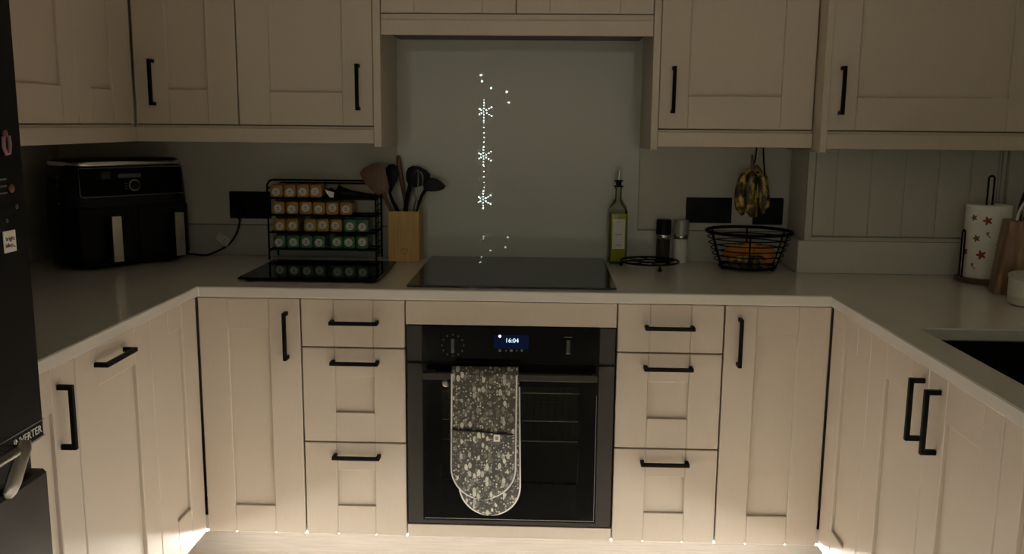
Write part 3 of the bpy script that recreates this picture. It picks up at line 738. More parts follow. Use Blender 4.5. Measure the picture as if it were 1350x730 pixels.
# ------------------------------------------------------------------ sockets, plug and lead
def socket(u0, v0, u1, v1, label, gangs=2):
    a, b = at(u0, v0, 1, .612), at(u1, v1, 1, .612)
    t = thing('wall_socket', label, 'socket', ((a.x+b.x)/2, .6145, (a.z+b.z)/2), 0, 'wall sockets')
    w_, h_ = abs(b.x-a.x), abs(a.z-b.z)
    pl = MB().box(-w_/2, w_/2, -.008, 0, -h_/2, h_/2, .002).build('plate', 'blackpl', t)
    for g in range(gangs):
        cx = (g-(gangs-1)/2)*w_/gangs
        MB().box(cx-.008, cx+.008, -.0105, -.0078, h_*.18, h_*.38, .001).build('switch', 'blackpl', pl)
        sl = MB()
        for dx, dz in ((0, .002), (-.011, -.016), (.011, -.016)): sl.box(cx+dx-.003, cx+dx+.003, -.0084, -.0081, dz-.003, dz+.004)
        sl.build('pin_slots', 'black', pl)
    return t
socket(302.5, 252, 358, 288, 'black double wall socket with a plug in it beside the spice rack')
socket(905, 260, 963.5, 294, 'black double wall socket between the salt mill and the hanging bananas')
socket(993.5, 260.5, 1031, 296, 'black wall socket behind the hanging bananas', 1)
pp = at(316, 280, 1, .60)
ld_ = thing('power_lead', 'black mains lead with plug and paper tag running to the air fryer', 'lead', (0, 0, 0))
MB().box(pp.x-.022, pp.x+.022, .578, .6055, pp.z-.018, pp.z+.024, .006).build('plug', 'blackpl', ld_)
q = [at(316, 291, 1, .585), at(313, 305, 1, .575), at(306, 317, 1, .57), at(296, 326, 1, .565)]
pts = [Vector((pp.x, .585, pp.z-.017))]+q
pts += [Vector((at(285, 332, 2, WT+.004).x, .565, WT+.0045)), Vector((at(268, 334, 2, WT+.004).x, .555, WT+.0045)), Vector((-1.135, .572, WT+.0045)), Vector((-1.175, .585, WT+.0045))]
def smooth_path(P, k=6):
    P = [Vector(p) for p in P]; out = []
    for i in range(len(P)-1):
        p0, p1, p2, p3 = P[max(0, i-1)], P[i], P[i+1], P[min(len(P)-1, i+2)]
        for j in range(k):
            t_ = j/k
            out.append(.5*((2*p1)+(p2-p0)*t_+(2*p0-5*p1+4*p2-p3)*t_*t_+(3*p1-p0-3*p2+p3)*t_**3))
    return out+[P[-1]]
MB().tube(smooth_path(pts), .0034, 8).build('cable', 'blackpl', ld_, True)
tq = at(294, 316, 1, .562)
mt = Matrix.Translation(tq) @ Matrix.Rotation(math.radians(35), 4, 'Y')
MB().box(-.025, .023, -.0015, 0, -.013, .017, .0003, mt).build('paper_tag', mat('tag_paper', (.72, .69, .62), .8, noise=.12, nscale=60), ld_)
for k in range(3): MB().box(.000, .018, -.0020, -.0016, -.008+k*.007, -.0065+k*.007, 0, mt).build('tag_print', 'grey', ld_)

# ------------------------------------------------------------------ spice rack and jars
RY = .498            # plane of the jar caps
rk = thing('spice_rack', 'black wire four-tier spice rack full of square jars against the wall', 'rack', (0, 0, 0))
rx0, rx1 = at(354.5, 300, 1, RY-.004).x, at(496, 300, 1, RY-.004).x
ztp = at(420, 237.5, 1, RY-.008).z
rowv = [252.3, 274.6, 297.0, 319.0]
rowz = [at(420, v, 1, RY).z for v in rowv]
JS = .0208           # half a jar face
for yy, nm in ((RY-.008, 'front_frame'), (RY+.096, 'rear_frame')):
    zz = ztp if nm == 'front_frame' else ztp-.016; cr = .022
    arc = [(rx0+cr-cr*math.cos(a), yy, zz-cr+cr*math.sin(a)) for a in [PI/2*k/6 for k in range(7)]]
    arc += [(rx1-cr+cr*math.sin(a), yy, zz-cr+cr*math.cos(a)) for a in [PI/2*k/6 for k in range(7)]]
    MB().tube([(rx0, yy, WT+.0045)]+arc+[(rx1, yy, WT+.0045)], .0032, 8).build(nm, 'black', rk, True)
for xx in (rx0, rx1):
    for zz in (rowz[0]+.01, WT+.03): MB().tube([(xx, RY-.008, zz), (xx, RY+.096, zz)], .0026, 6).build('side_bar', 'black', rk, True)
for i, z in enumerate(rowz):
    sh = MB(); zb_ = z-JS-.0032
    for yy in (RY-.010, RY+.03, RY+.092): sh.tube([(rx0, yy, zb_), (rx1, yy, zb_)], .0028, 6)
    for k in range(1, 9): x = rx0+(rx1-rx0)*k/9; sh.tube([(x, RY-.010, zb_), (x, RY+.092, zb_)], .0016, 5)
    sh.build('shelf', 'black', rk, True)
ld2 = MB()
for k in range(9): z = WT+.02+k*.021; ld2.tube([(rx1, RY-.008, z), (rx1, RY+.096, z)], .0018, 5)
ld2.tube([(rx1, RY+.03, WT+.01), (rx1, RY+.03, rowz[0])], .002, 5)
ld2.build('side_wires', 'black', rk, True)
for xx in (rx0, rx1):
    for yy in (RY-.008, RY+.096): MB().sphere((xx, yy, WT+.0045), .0042, 8, 6).build('foot', 'black', rk, True)
jar0 = {}
def make_jar(kind):
    r = thing('spice_jar', 'x', 'jar')
    s = JS
    MB().loft([[(x, y_, z) for x, z, _ in rrect(2*s*k, 2*s*k, .009, 3)] for y_, k in ((.004, .97), (.012, 1), (.080, 1), (.086, .9))]).build('jar_body', kind, r, True)
    MB().loft([[(x, y_, z) for x, z, _ in rrect(2*s*k, 2*s*k, .008, 3)] for y_, k in ((.0038, .98), (.001, .98), (0, .92))]).build('jar_end', kind, r, True)
    lb_ = MB().loft([[(  .0136*math.cos(2*PI*k/20), y_,   .0136*math.sin(2*PI*k/20)) for k in range(20)] for y_ in (.0002, -.0008)]).build('round_label', 'white', r)
    pr = MB()
    pr.box(-.0048, .0048, -.0012, -.0009, -.0046, -.0030).box(-.0035, .0035, -.0012, -.0009, -.0068, -.0056).box(-.0028, .0034, -.0012, -.0009, .0002, .0046)
    pr.build('label_print', 'grey', lb_)
    return r
rows = [
 ([364, 381.5, 399, 416], [249.8, 252.9, 252.5, 251.8], 'OOOO'),
 ([367, 385, 402.7, 420.5, 438, 455.7], [274]*6, 'OOOOOO'),
 ([368, 385, 408.8, 425.3, 442.7, 460.8, 477], [296]*7, 'OOYYOGG'),
 ([368.4, 386.2, 403.7, 419.7, 443.3, 459.8, 477.3], [318.5]*7, 'GGGGGGG')]
tier = ['top', 'second', 'third', 'bottom']
word = {'O': 'orange', 'Y': 'yellow-ochre', 'G': 'green'}
for i, (us_, vv, ks) in enumerate(rows):
    lastx = -9
    for u, v, k in zip(us_, vv, ks):
        x = max(at(u, v, 1, RY).x, lastx+2*JS+.0008); lastx = x
        if k not in jar0: r = jar0[k] = make_jar('spice'+k)
        else:
            src = jar0[k]; r = src.copy(); C.objects.link(r)
            for ch in src.children:
                c2 = ch.copy(); C.objects.link(c2); c2.parent = r
                for g in ch.children: g2 = g.copy(); C.objects.link(g2); g2.parent = c2
        r.location = (x, RY, rowz[i])
        for ch in r.children:
            if ch.name.startswith('round_label'): ch.location = (random.uniform(-.002, .002), 0, random.uniform(-.004, .003))
        nth = ['nearest', 'second', 'third', 'fourth', 'fifth', 'sixth', 'farthest'][len(us_)-1-list(us_).index(u)]
        r['label'] = f'square {word[k]} spice jar, {nth} from the '+('black pouch' if i == 0 else 'utensil holder')+f' on the {tier[i]} rack tier'
        r['group'] = 'spice jars in the wire rack'
# dark pouch lying on the top of the rack
po = thing('foil_pouch', 'crumpled black pouch with a shiny silver patch lying on top tier of spice rack', 'pouch', (0, 0, 0))
zb_ = rowz[0]-JS+.0005
def rz_(u, v): q = at(u, v, 1, RY+.01); return (q.x, max(q.z, zb_))
prof = [(431, 249, 262), (436, 247, 264), (442, 251, 264), (446.5, 243, 265), (452, 247, 265.5), (462, 250.5, 266), (475, 253, 266), (488, 255, 266), (498, 258, 266), (505, 262.5, 266)]
rg = []
for i, (u, v0, v1) in enumerate(prof):
    x, z1 = rz_(u, v0); _, z0 = rz_(u, v1); z0 = zb_; z1 = max(z1, z0+.004); hz_ = (z1-z0)/2; zc = (z1+z0)/2; dy = .016+.006*math.sin(i*2.1)
    rg.append([(x, RY+.018+dy*math.cos(a), zc+hz_*math.sin(a)) for a in [2*PI*k/12 for k in range(12)]])
MB().loft(rg).build('pouch_body', 'blackpl', po, True)
a, b = rz_(430.5, 249), rz_(442.5, 260)
v_ = [(a[0], RY-.014, a[1]), (a[0]+.010, RY-.0134, a[1]-.004), (b[0], RY-.0125, a[1]-.009), (b[0]-.003, RY-.0092, b[1]), (a[0]+.014, RY-.0094, b[1]+.001), (a[0]+.006, RY-.0116, a[1]-.014)]
MB().add(v_+[(x, y+.004, z) for x, y, z in v_], [(0, 1, 2, 3, 4, 5), (11, 10, 9, 8, 7, 6)]+[(k, (k+1) % 6, 6+(k+1) % 6, 6+k) for k in range(6)]).build('silver_patch', mat('silver_foil', (.95, .95, .92), .16, metal=.6, noise=.05, nscale=120, bump=.3, bscale=90), po)
MB().tube([rz_(430, 252)[:1]+(RY-.001,)+rz_(430, 252)[1:], rz_(428.5, 244)[:1]+(RY+.0,)+rz_(428.5, 244)[1:], rz_(430, 238)[:1]+(RY+.002,)+rz_(430, 238)[1:]], .002, 6).build('tie', 'blackpl', po, True)

# ------------------------------------------------------------------ utensil holder and utensils
hx0, hx1 = at(512, 340, 1, .488).x, at(553, 340, 1, .488).x
HC = ((hx0+hx1)/2, .488+(hx1-hx0)/2); HW = hx1-hx0; HZ = at(530, 279, 1, .488).z
uh = thing('utensil_holder', 'square bamboo utensil holder with a small engraved heart beside the spice rack', 'utensil holder', (HC[0], HC[1], WT+.0006))
H_ = HZ-WT; b_ = MB(); k = HW/2; e = .009
b_.box(-k, k, -k, -k+e, 0, H_, .001).box(-k, k, k-e, k, 0, H_, .001).box(-k, -k+e, -k+e, k-e, 0, H_, .001).box(k-e, k, -k+e, k-e, 0, H_, .001).box(-k+e, k-e, -k+e, k-e, 0, .01)
b_.build('box', 'bamboo', uh)
ht = []
for i in range(24):
    a = 2*PI*i/24
    ht.append((.0007*16*math.sin(a)**3+.002, -k-.0001, .036+.0007*(13*math.cos(a)-5*math.cos(2*a)-2*math.cos(3*a)-math.cos(4*a))))
MB().tube(ht, .0008, 5, True).build('heart_engraving', 'wood_dk', uh)
def up(u, v, y): return at(u, v, 1, y)
def prism_outline(pix, y, th, tilt=0):
    """solid plate from a photo outline standing at depth y, with real thickness"""
    P = [up(u, v, y) for u, v in pix]
    n = len(P); cx = sum((p for p in P), Vector())/n
    ring = lambda dy, s_: [(cx+(p-cx)*s_+Vector((0, dy, 0))) for p in P]
    return [ring(-th/2, .93), ring(-th/2+.0015, 1), ring(th/2-.0015, 1), ring(th/2, .93)]
# wooden turner
u1 = thing('wooden_turner', 'wooden turner with a broad flat blade leaning in the utensil holder', 'utensil', (0, 0, 0), 0, 'utensils in the bamboo holder')
yy = .474
MB().loft(prism_outline([(474.5, 228), (480, 221), (490, 216), (500, 213.5), (505, 219), (510, 232), (512.5, 243), (510, 250), (505, 255), (497, 256), (489, 250), (481, 241), (476.5, 233)], yy, .008)).build('blade', 'wood_utensil', u1, True)
MB().tube([up(503, 250, .476), up(508, 261, .488), up(516, 277, .507), up(524, 300, .520)], [.0085, .0065, .0062, .006], 10).build('handle', 'wood_utensil', u1, True)
# black spoon
u2 = thing('black_spoon', 'black nylon spoon standing between the wooden turner and the rolling stick', 'utensil', (0, 0, 0), 0, 'utensils in the bamboo holder')
yy = HC[1]+.018
hd2 = up(516.5, 230, yy)
MB().loft(prism_outline([(509, 221), (513, 216.5), (519, 216), (524, 219), (525, 228), (523.5, 238), (520, 245), (514, 246), (511, 238), (509.5, 230)], yy, .012)).build('bowl', 'blackpl', u2, True)
MB().tube([up(517, 243, yy), up(514, 254, yy), up(518, 266, yy), up(525, 279, yy), up(531, 300, yy)], [.008, .0055, .006, .007, .006], 8).build('handle', 'blackpl', u2, True)
# wooden stick
u3 = thing('wooden_stick', 'slim wooden utensil handle rising highest from the utensil holder', 'utensil', (0, 0, 0), 0, 'utensils in the bamboo holder')
yy = HC[1]+.036
MB().tube([up(524.5, 204.5, yy), up(524.8, 207, yy), up(526, 214, yy), up(529, 235, yy), up(533, 258, yy), up(536, 279, yy), up(538, 300, yy)], [.003, .0065, .0085, .0080, .0062, .006, .006], 10).build('shaft', 'wood_utensil', u3, True)
# slotted turner, ladle, whisk
u4 = thing('black_turner', 'black nylon turner with a broad head behind the whisk', 'utensil', (0, 0, 0), 0, 'utensils in the bamboo holder')
yy = HC[1]+.02
MB().loft(prism_outline([(535, 228), (538, 221), (544, 218.5), (553, 219.5), (562, 224), (567.5, 230), (566, 236), (558, 244), (549, 247), (540, 246), (535.5, 238)], yy, .006)).build('blade', 'blackpl', u4, True)
MB().tube([up(541, 243, yy), up(537, 260, yy), up(534, 279, yy), up(532.5, 300, yy)], [.008, .0075, .007, .006], 8).build('handle', 'blackpl', u4, True)
u5 = thing('black_ladle', 'black nylon ladle tipping outward over the edge of the utensil holder', 'utensil', (0, 0, 0), 0, 'utensils in the bamboo holder')
yy = HC[1]-.012
MB().loft(prism_outline([(558, 243), (562, 237), (568, 234), (575, 235.5), (582, 240), (587, 245.5), (585, 249), (578, 251.5), (569, 252), (560, 251.5)], yy, .030)).build('bowl', 'blackpl', u5, True)
MB().tube([up(563, 246, yy), up(556, 258, yy), up(548, 279, yy), up(541, 300, yy)], [.0065, .0055, .0055, .005], 8).build('handle', 'blackpl', u5, True)
u6 = thing('whisk', 'grey wire balloon whisk standing in the utensil holder', 'whisk', (0, 0, 0), 0, 'utensils in the bamboo holder')
yy = HC[1]-.028
for j, w_ in enumerate((-9, -4, 2, 7)):
    wp = []
    for i in range(13):
        s_ = i/12; hw_ = math.sin(PI*min(1, s_*1.02)**.62)
        u = 549.0+w_*hw_+ (1-s_)*1.5; v = 224+s_*42
        if i == 0: u = 549.5
        q = up(u, v, yy); wp.append((q.x, yy+.014*hw_*math.cos(j*1.9), q.z))
    MB().tube(wp, .0013, 5).build('wire', 'darksteel', u6, True)
MB().tube([up(549.5, 263, yy), up(546, 279, yy), up(543.5, 300, yy)], [.0055, .006, .006], 8).build('handle', 'darksteel', u6, True)

# ------------------------------------------------------------------ oil bottle
q = at(812, 344.5, 2, WT)
BX, BYc = q.x, .545
bt = thing('oil_bottle', 'square glass bottle of green olive oil with white label and steel pourer', 'bottle', (BX, BYc, WT+.0006), math.radians(4))
hs = .0295
MB().loft([rrect(2*hs*.94, 2*hs*.94, .008, 4, .001), rrect(2*hs, 2*hs, .008, 4, .006), rrect(2*hs, 2*hs, .008, 4, .176), rrect(2*hs*.86, 2*hs*.86, .018, 4, .192), rrect(.034, .034, .0165, 4, .206), rrect(.0215, .0215, .0107, 4, .216), rrect(.0205, .0205, .0102, 4, .247), rrect(.024, .024, .0119, 4, .250), rrect(.024, .024, .0119, 4, .254)]).build('glass', 'bottleglass', bt, True)
MB().loft([rrect(2*hs*.88, 2*hs*.88, .007, 4, .007), rrect(2*hs*.93, 2*hs*.93, .007, 4, .011), rrect(2*hs*.93, 2*hs*.93, .007, 4, .167)]).build('oil', 'oil', bt, True)
lb_ = MB().box(-.0205, .0205, -hs-.0012, -hs-.0003, .050, .150, .0003).build('paper_label', 'white', bt)
mk = MB()
for (z, w_) in ((.139, .011), (.099, .013), (.097, .010), (.064, .009), (.060, .011)): mk.box(-w_, w_, -hs-.0016, -hs-.0013, z, z+.0013)
mk.build('label_print', 'tan', lb_)
MB().lathe([(.012, .2545), (.0165, .256), (.0165, .259), (.0095, .2605), (.0095, .272), (.0155, .2735), (.0155, .2765), (.008, .279)], 18).build('stopper', 'blackpl', bt, True)
MB().tube([(0, 0, .278), (.0005, 0, .300), (.003, 0, .322)], [.0058, .0050, .0032], 10).build('pour_spout', 'steel', bt, True)

# ------------------------------------------------------------------ trivet, mills
tv = thing('wire_trivet', 'round black wire trivet with ball feet in front of the salt and pepper mills', 'trivet', (.437, .445, WT+.0005))
zt_ = .0215; fm = MB()
def ring(r, n=36): return [(r*math.cos(2*PI*k/n), r*math.sin(2*PI*k/n), zt_) for k in range(n)]
MB().tube(ring(.094), .0032, 8, True).build('outer_ring', 'black', tv, True)
MB().tube(ring(.034, 24), .0026, 8, True).build('inner_ring', 'black', tv, True)
for k in range(4):
    a = PI/2*k+.5; cpt = (.064*math.cos(a), .064*math.sin(a))
    MB().tube([(cpt[0]+.0285*math.cos(2*PI*j/20), cpt[1]+.0285*math.sin(2*PI*j/20), zt_) for j in range(20)], .0022, 6, True).build('petal_ring', 'black', tv, True)
for k in range(3):
    a = -PI/2+.25+2*PI*k/3; x, y = .092*math.cos(a), .092*math.sin(a)
    MB().tube([(x, y, zt_), (x*1.02, y*1.02, .009)], .0025, 6).sphere((x*1.02, y*1.02, .0065), .0065, 10, 7).build('ball_foot', 'black', tv, True)
def mill(x, y, body_m, cap_m, label):
    t = thing('spice_mill', label, 'mill', (x, y, WT+.0006), 0, 'salt and pepper mills')
    MB().lathe([(.0235, 0), (.0245, .003), (.0215, .012), (.0215, .073)], 28).build('glass_body', body_m, t, True)
    MB().lathe([(.0222, .0735), (.0232, .075), (.0232, .0845), (.0222, .086)], 28).build('steel_band', 'steel', t, True)
    MB().lathe([(.0225, .0865), (.0238, .088), (.0232, .128), (.0215, .1325), (.001, .134)], 28).build('cap', cap_m, t, True)
    t.scale = (1.08, 1.08, 1.1)
    return t
mill(.496, .572, 'pepper', 'blackpl', 'pepper mill with a black cap and steel band behind the trivet')
mill(.555, .570, 'salt', 'satin', 'salt mill with a grey cap and steel band behind the trivet')

# ------------------------------------------------------------------ fruit basket, fruit, bananas
BC = (.757, .456)
bk = thing('fruit_basket', 'round black wire fruit basket standing below the hanging bananas', 'basket', (BC[0], BC[1], WT+.0005))
def brad(z): return .090+.046*(z/.122)**.8
def circ(r, z, n=40): return [(r*math.cos(2*PI*k/n), r*math.sin(2*PI*k/n), z) for k in range(n)]
MB().tube(circ(.136, .122), .0052, 8, True).build('rim', 'black', bk, True)
for z in (.030, .048, .066, .084, .102): MB().tube(circ(brad(z)+.001, z), .0019, 6, True).build('wire_ring', 'black', bk, True)
MB().tube(circ(.089, .009), .005, 8, True).build('base_ring', 'black', bk, True)
for k in range(5):
    x = -.06+k*.03; h_ = math.sqrt(.088**2-x*x); MB().tube([(x, -h_, .012), (x, h_, .012)], .002, 6).build('base_wire', 'black', bk, True)
for k in range(6):
    a = 2*PI*k/6+.35; MB().tube([(brad(z)*math.cos(a)*1.0, brad(z)*math.sin(a), z) for z in (.011, .03, .06, .09, .120)], .0026, 6).build('upright', 'black', bk, True)
for k in range(3):
    a = -PI*.9+2*PI*k/3; MB().sphere((.090*math.cos(a), .090*math.sin(a), .0058), .0058, 8, 6).build('foot', 'black', bk, True)
for (dx, dy, r, lb_) in ((.015, .030, .037, 'orange resting at the back of the fruit basket'), (.048, -.022, .036, 'orange beside the banana at the front of the fruit basket'), (-.040, .036, .031, 'small orange behind the banana in the fruit basket')):
    o = thing('orange', lb_, 'orange', (BC[0]+dx, BC[1]+dy, WT+.0150), 0, 'oranges in the basket')
    MB().sphere((0, 0, r*.94), r, 20, 12, (1, 1, .94)).build('peel', 'orange', o, True)
    MB().sphere((.004, -.003, r*1.87), .0032, 8, 6, (1, 1, .5)).build('stem_end', 'green', o, True)
def banana_path(L_, bend, n=12):
    """a curved fruit in the xz plane, stem at the origin, hanging down -z, belly towards +x"""
    P, R_ = [], []
    for i in range(n+1):
        s_ = i/n; a = (s_-.5)*bend
        P.append(Vector((L_/bend*(math.cos(a)-math.cos(bend/2)), 0, -L_/bend*(math.sin(a)+math.sin(bend/2)))))
        R_.append(.0175*(.34 if i == 0 else .42 if i == 1 else .30 if i == n else .62 if i == n-1 else min(1, .74+.5*math.sin(PI*s_))))
    return P, R_
P, R_ = banana_path(.125, 1.1)
mt = Matrix.Translation((BC[0]-.070, BC[1]-.040, WT+.032)) @ Matrix.Rotation(math.radians(-8), 4, 'Z') @ Matrix.Rotation(PI/2, 4, 'X') @ Matrix.Rotation(math.radians(82), 4, 'Z') 
bn = thing('banana', 'spotted brown banana lying at the front of the fruit basket', 'banana', (BC[0]-.066, BC[1]-.046, WT+.0345))
pth = [Vector((-p.z, -.25*p.x, -.30*p.x+.004)) for p in P]
MB().tube(pth, [r*.95 for r in R_], 8).build('peel', 'banana', bn, True)
MB().tube([pth[0], pth[0]+Vector((-.012, .004, .006))], [.0055, .0045], 6).build('stalk', 'wood_base', bn, True)
# the bunch on its hook
hk = at(1003, 196, 1, .44)
bh = thing('banana_hook', 'thin black cord loop hanging under the wall cabinet to hold bananas', 'hook', (0, 0, 0))
zk = 1.2985; yk = .440
ks = at(996, 216, 1, yk)
P1 = [at(999, 194, 1, yk), at(996, 208, 1, yk), at(993.5, 219, 1, yk), at(997, 226, 1, yk), at(1004, 230, 1, yk), at(1008.5, 238, 1, yk), at(1008.5, 232, 1, yk+.006), at(1007, 215, 1, yk+.008), at(1004.5, 194, 1, yk+.008)]
P1[0].z = P1[-1].z = 1.3465
MB().tube(smooth_path(P1, 5), .0028, 7).build('cord', 'black', bh, True)
MB().box(P1[0].x-.02, P1[0].x+.032, yk-.012, yk+.02, 1.3435, 1.3468, .001).build('fixing_plate', 'black', bh)
bb = thing('banana_bunch', 'bunch of spotted overripe bananas hanging from a cord under the wall cabinet', 'bananas', (0, 0, 0))
cr = at(993, 222, 1, yk-.004)
for (ang, u, v, L_, bend, tl) in ((176, 985, 222, .168, 1.05, 6), (205, 990, 221, .172, .85, 0), (150, 992, 222, .17, .7, -3), (330, 999, 224, .150, .45, -6)):
    P, R_ = banana_path(L_*.92, bend)
    st_ = at(u+4, v+1, 1, yk-.004)
    mt = Matrix.Translation(st_) @ Matrix.Rotation(math.radians(tl), 4, 'Y') @ Matrix.Rotation(math.radians(ang), 4, 'Z')
    MB().tube([mt @ p for p in P], R_, 9).build('banana', 'banana', bb, True)
MB().tube([at(991.5, 204, 1, yk-.006), at(991.5, 214, 1, yk-.006), at(993, 224, 1, yk-.004)], [.0042, .0055, .010], 8).build('stalk', 'wood_base', bb, True)
MB().tube(smooth_path([at(990, 225, 1, yk-.004), at(997, 219, 1, yk-.004), at(1003, 226, 1, yk-.004)], 4), .0055, 7).build('crown', 'wood_base', bb, True)

# ------------------------------------------------------------------ paper towel, knife block, pot
TC = (1.428, .270)
th_ = thing('towel_holder', 'dark wire kitchen roll holder with a round wooden base beside the knife block', 'roll holder', (TC[0], TC[1], WT+.0005))
MB().lathe([(.074, 0), (.079, .003), (.079, .011), (.076, .014), (.001, .0145)], 36).build('base', 'wood_base', th_, True)
zt_ = at(1304, 232, 1, TC[1]).z-WT
MB().tube([(-.0085, 0, .014)]+[(-.0085*math.cos(k*PI/8), 0, zt_-.0085+.0085*math.sin(k*PI/8)) for k in range(9)]+[(.0085, 0, .014)], .0030, 8).build('centre_rod', 'black', th_, True)
za = at(1266, 303, 1, TC[1]).z-WT
MB().tube([(-.0705, -.0155, .013)]+[(-.0705, -.0065-.009*math.cos(k*PI/8), za-.009+.009*math.sin(k*PI/8)) for k in range(9)]+[(-.0705, .0025, .013)], .0028, 8).build('side_arm', 'black', th_, True)
RR, RH0, RH1 = .0625, .0152, at(1300, 272, 1, TC[1]-.06).z-WT
rl = thing('paper_roll', 'white kitchen roll printed with red and green gingerbread figures on its holder', 'paper towel', (TC[0], TC[1], WT+.0005))
v_, f_ = [], []; n = 40
for (r, z) in ((.019, RH0), (RR-.001, RH0), (RR, RH0+.002), (RR, RH1-.002), (RR-.001, RH1), (.019, RH1)):
    v_ += [(r*math.cos(2*PI*k/n), r*math.sin(2*PI*k/n), z) for k in range(n)]
for i in range(6):
    for k in range(n): f_.append((i*n+k, i*n+(k+1) % n, ((i+1) % 6)*n+(k+1) % n, ((i+1) % 6)*n+k))
roll = MB().add(v_, f_).build('sheet_roll', 'paper', rl, True)
def on_roll(th__, z, poly, name, m, rot=0):
    P = []
    for (a, b) in poly:
        x, y = a*math.cos(rot)-b*math.sin(rot), a*math.sin(rot)+b*math.cos(rot)
        an = th__+x/RR; P.append(((RR+.0006)*math.cos(an), (RR+.0006)*math.sin(an), z+y))
    P0 = ((RR+.0006)*math.cos(th__), (RR+.0006)*math.sin(th__), z)
    MB().add([P0]+P, [(0, 1+k, 1+(k+1) % len(P)) for k in range(len(P))]).build(name, m, roll)
def figure(s_): # a five-lobed little figure
    out = []
    for k in range(30):
        a = 2*PI*k/30; r = s_*(.74+.28*math.cos(5*(a-PI/2))); out.append((r*math.cos(a), r*math.sin(a)))
    return out
cane = [(-.002, -.010), (.001, -.010), (.001, .004), (.004, .0065), (.007, .003), (.0095, .004), (.006, .0095), (.001, .0095), (-.002, .005)]
va = math.atan2(CAM.y-TC[1], CAM.x-TC[0])     # direction that faces the room
span = RH1-RH0
for (da, fz, m_, s_) in ((.0, .80, 'red', .0135), (-.62, .83, 'green', .0105), (-.42, .55, 'green', .0115), (-.15, .33, 'red', .0145), (.62, .48, 'green', .0115), (.95, .78, 'red', .0125), (-1.0, .35, 'red', .012), (1.5, .4, 'red', .012), (2.4, .7, 'green', .012), (3.2, .4, 'red', .012), (4.0, .7, 'green', .012)):
    on_roll(va+da, RH0+span*fz, figure(s_), 'printed_figure', m_, .35)
for (da, fz) in ((.08, .60), (-.48, .16), (.55, .20), (2.0, .5)):
    on_roll(va+da, RH0+span*fz, cane, 'printed_cane', 'tan', .9)

kb = thing('knife_block', 'slanted acacia wood knife block in front of the kitchen roll', 'knife block', (1.420, .075, WT+.0005), math.radians(-14))
sl_ = .022
MB().loft([rrect(.108, .088, .010, 3, .001), rrect(.110, .090, .010, 3, .004)] + [[(x+sl_*f, y+.01*f, z) for x, y, z in rrect(.110, .090, .010, 3, .004+.200*f)] for f in (.5, .98)] + [[(x+sl_, y+.01, z) for x, y, z in rrect(.104, .084, .008, 3, .206)]]).build('block', 'wood_dk', kb, True)
sc = thing('kitchen_scissors', 'black-handled kitchen scissors with a steel edge standing in the knife block', 'scissors', (1.420, .075, WT+.0005), math.radians(-14))
MB().tube(smooth_path([(-.010, -.02, .2075), (-.006, -.02, .232), (.006, -.02, .258), (.020, -.02, .275)], 5), .0062, 8).build('steel_edge', 'steel', sc, True)
MB().tube(smooth_path([(-.004, -.012, .2075), (-.002, -.012, .24), (.008, -.012, .285), (.022, -.012, .318), (.036, -.012, .312), (.040, -.012, .28), (.030, -.012, .245), (.012, -.012, .2075)], 5), .0072, 8).build('handle_loop', 'blackpl', sc, True)
MB().tube(smooth_path([(.020, -.004, .2075), (.026, -.004, .235), (.042, -.004, .255), (.052, -.004, .24), (.046, -.004, .2075)], 5), .006, 8).build('handle_loop', 'blackpl', sc, True)
kn = thing('kitchen_knife', 'black-handled knife standing upright in the knife block behind the scissors', 'knife', (1.420, .075, WT+.0005), math.radians(-14))
MB().box(.050, .066, .012, .032, .2255, .320, .004).build('handle', 'blackpl', kn)
MB().box(.0555, .0605, .016, .028, .2068, .2252, .001).build('bolster', 'steel', kn)
pt = thing('ceramic_pot', 'small cream and white ceramic pot with a lid beside the knife block', 'pot', (1.383, -.105, WT+.0006))
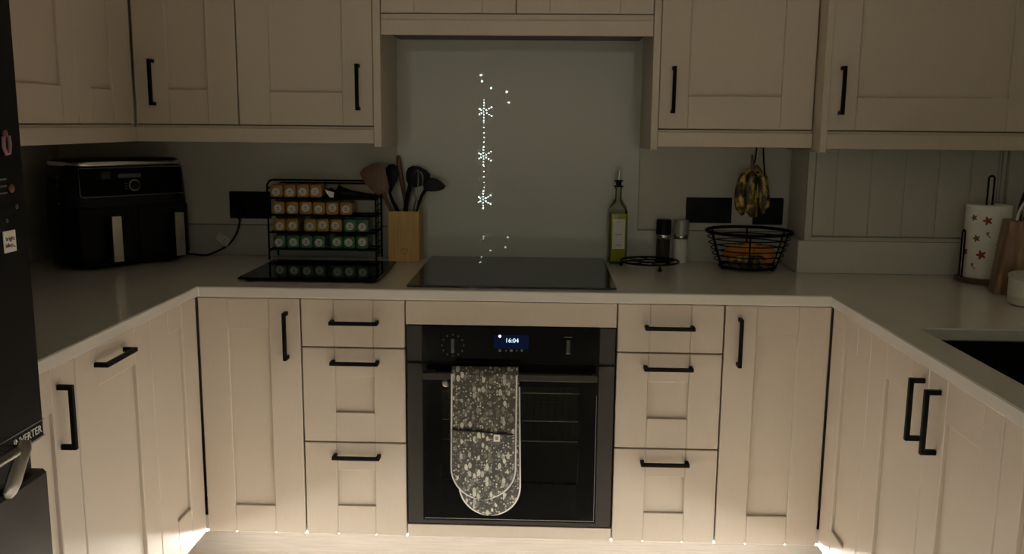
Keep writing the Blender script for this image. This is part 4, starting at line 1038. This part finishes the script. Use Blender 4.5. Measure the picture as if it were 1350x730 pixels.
MB().lathe([(.052, 0), (.058, .004), (.060, .024)], 36).build('base_band', 'ceramic', pt, True)
MB().lathe([(.0601, .0242), (.0606, .066), (.060, .0695)], 36).build('white_band', 'ceramic_w', pt, True)
MB().lathe([(.0605, .0697), (.063, .073), (.063, .079), (.058, .083), (.020, .085), (.001, .085)], 36).build('lid', 'ceramic', pt, True)

# ------------------------------------------------------------------ snowflake lights on the window behind the camera (seen in the splashback)
LY = YR+.075
def mirror(u, v):
    """where a lamp hangs whose reflection in the splashback shows at this pixel"""
    sy = .5995; q = at(u, v, 1, 2*sy-LY); return Vector((q.x, LY, q.z))
def bulbs(parent, P, r):
    for p in P: MB().sphere(p, r, 6, 4).build('bulb', 'fairy', parent)
flakes = [(640, 147), (639.5, 205.5), (639, 263)]
wirepts = [mirror(637, 92)]
for i, (u, v) in enumerate(flakes):
    c0 = mirror(u-2, v)
    fl = thing('snowflake_light', ['topmost', 'middle', 'lowest'][i]+' snowflake of white lights hanging on the window, mirrored in the splashback', 'fairy light', tuple(c0), 0, 'snowflake lights')
    fm = MB(); B = [(0, 0, 0)]
    for k in range(6):
        a = PI/6+PI/3*k+.0; dx, dz = math.cos(a), math.sin(a)
        fm.tube([(0, 0, 0), (.085*dx, 0, .085*dz)], .0025, 5)
        lim = (.03, .058, .085) if dx > -.2 else (.03, .05)
        B += [(-r*dx, -.003, r*dz) for r in lim] if False else [(r*dx, .006, r*dz) for r in lim]
    fm.build('frame', 'blackpl', fl); bulbs(fl, B, .0085)
    wirepts.append(c0)
ls = thing('light_string', 'string of small white lights linking the snowflakes on the window, mirrored in the splashback', 'fairy light', (0, 0, 0), 0, 'snowflake lights')
MB().tube([p-Vector((0, .012, 0)) for p in wirepts], .002, 5).build('cord', 'blackpl', ls)
bulbs(ls, [mirror(638, v) for v in (161, 168, 175, 181, 187, 193, 219, 226, 233, 240, 247, 252, 132)], .0062)
bulbs(ls, [mirror(634, 99), mirror(635.5, 107), mirror(647.5, 116), mirror(668, 121), mirror(671, 135)], .0105)
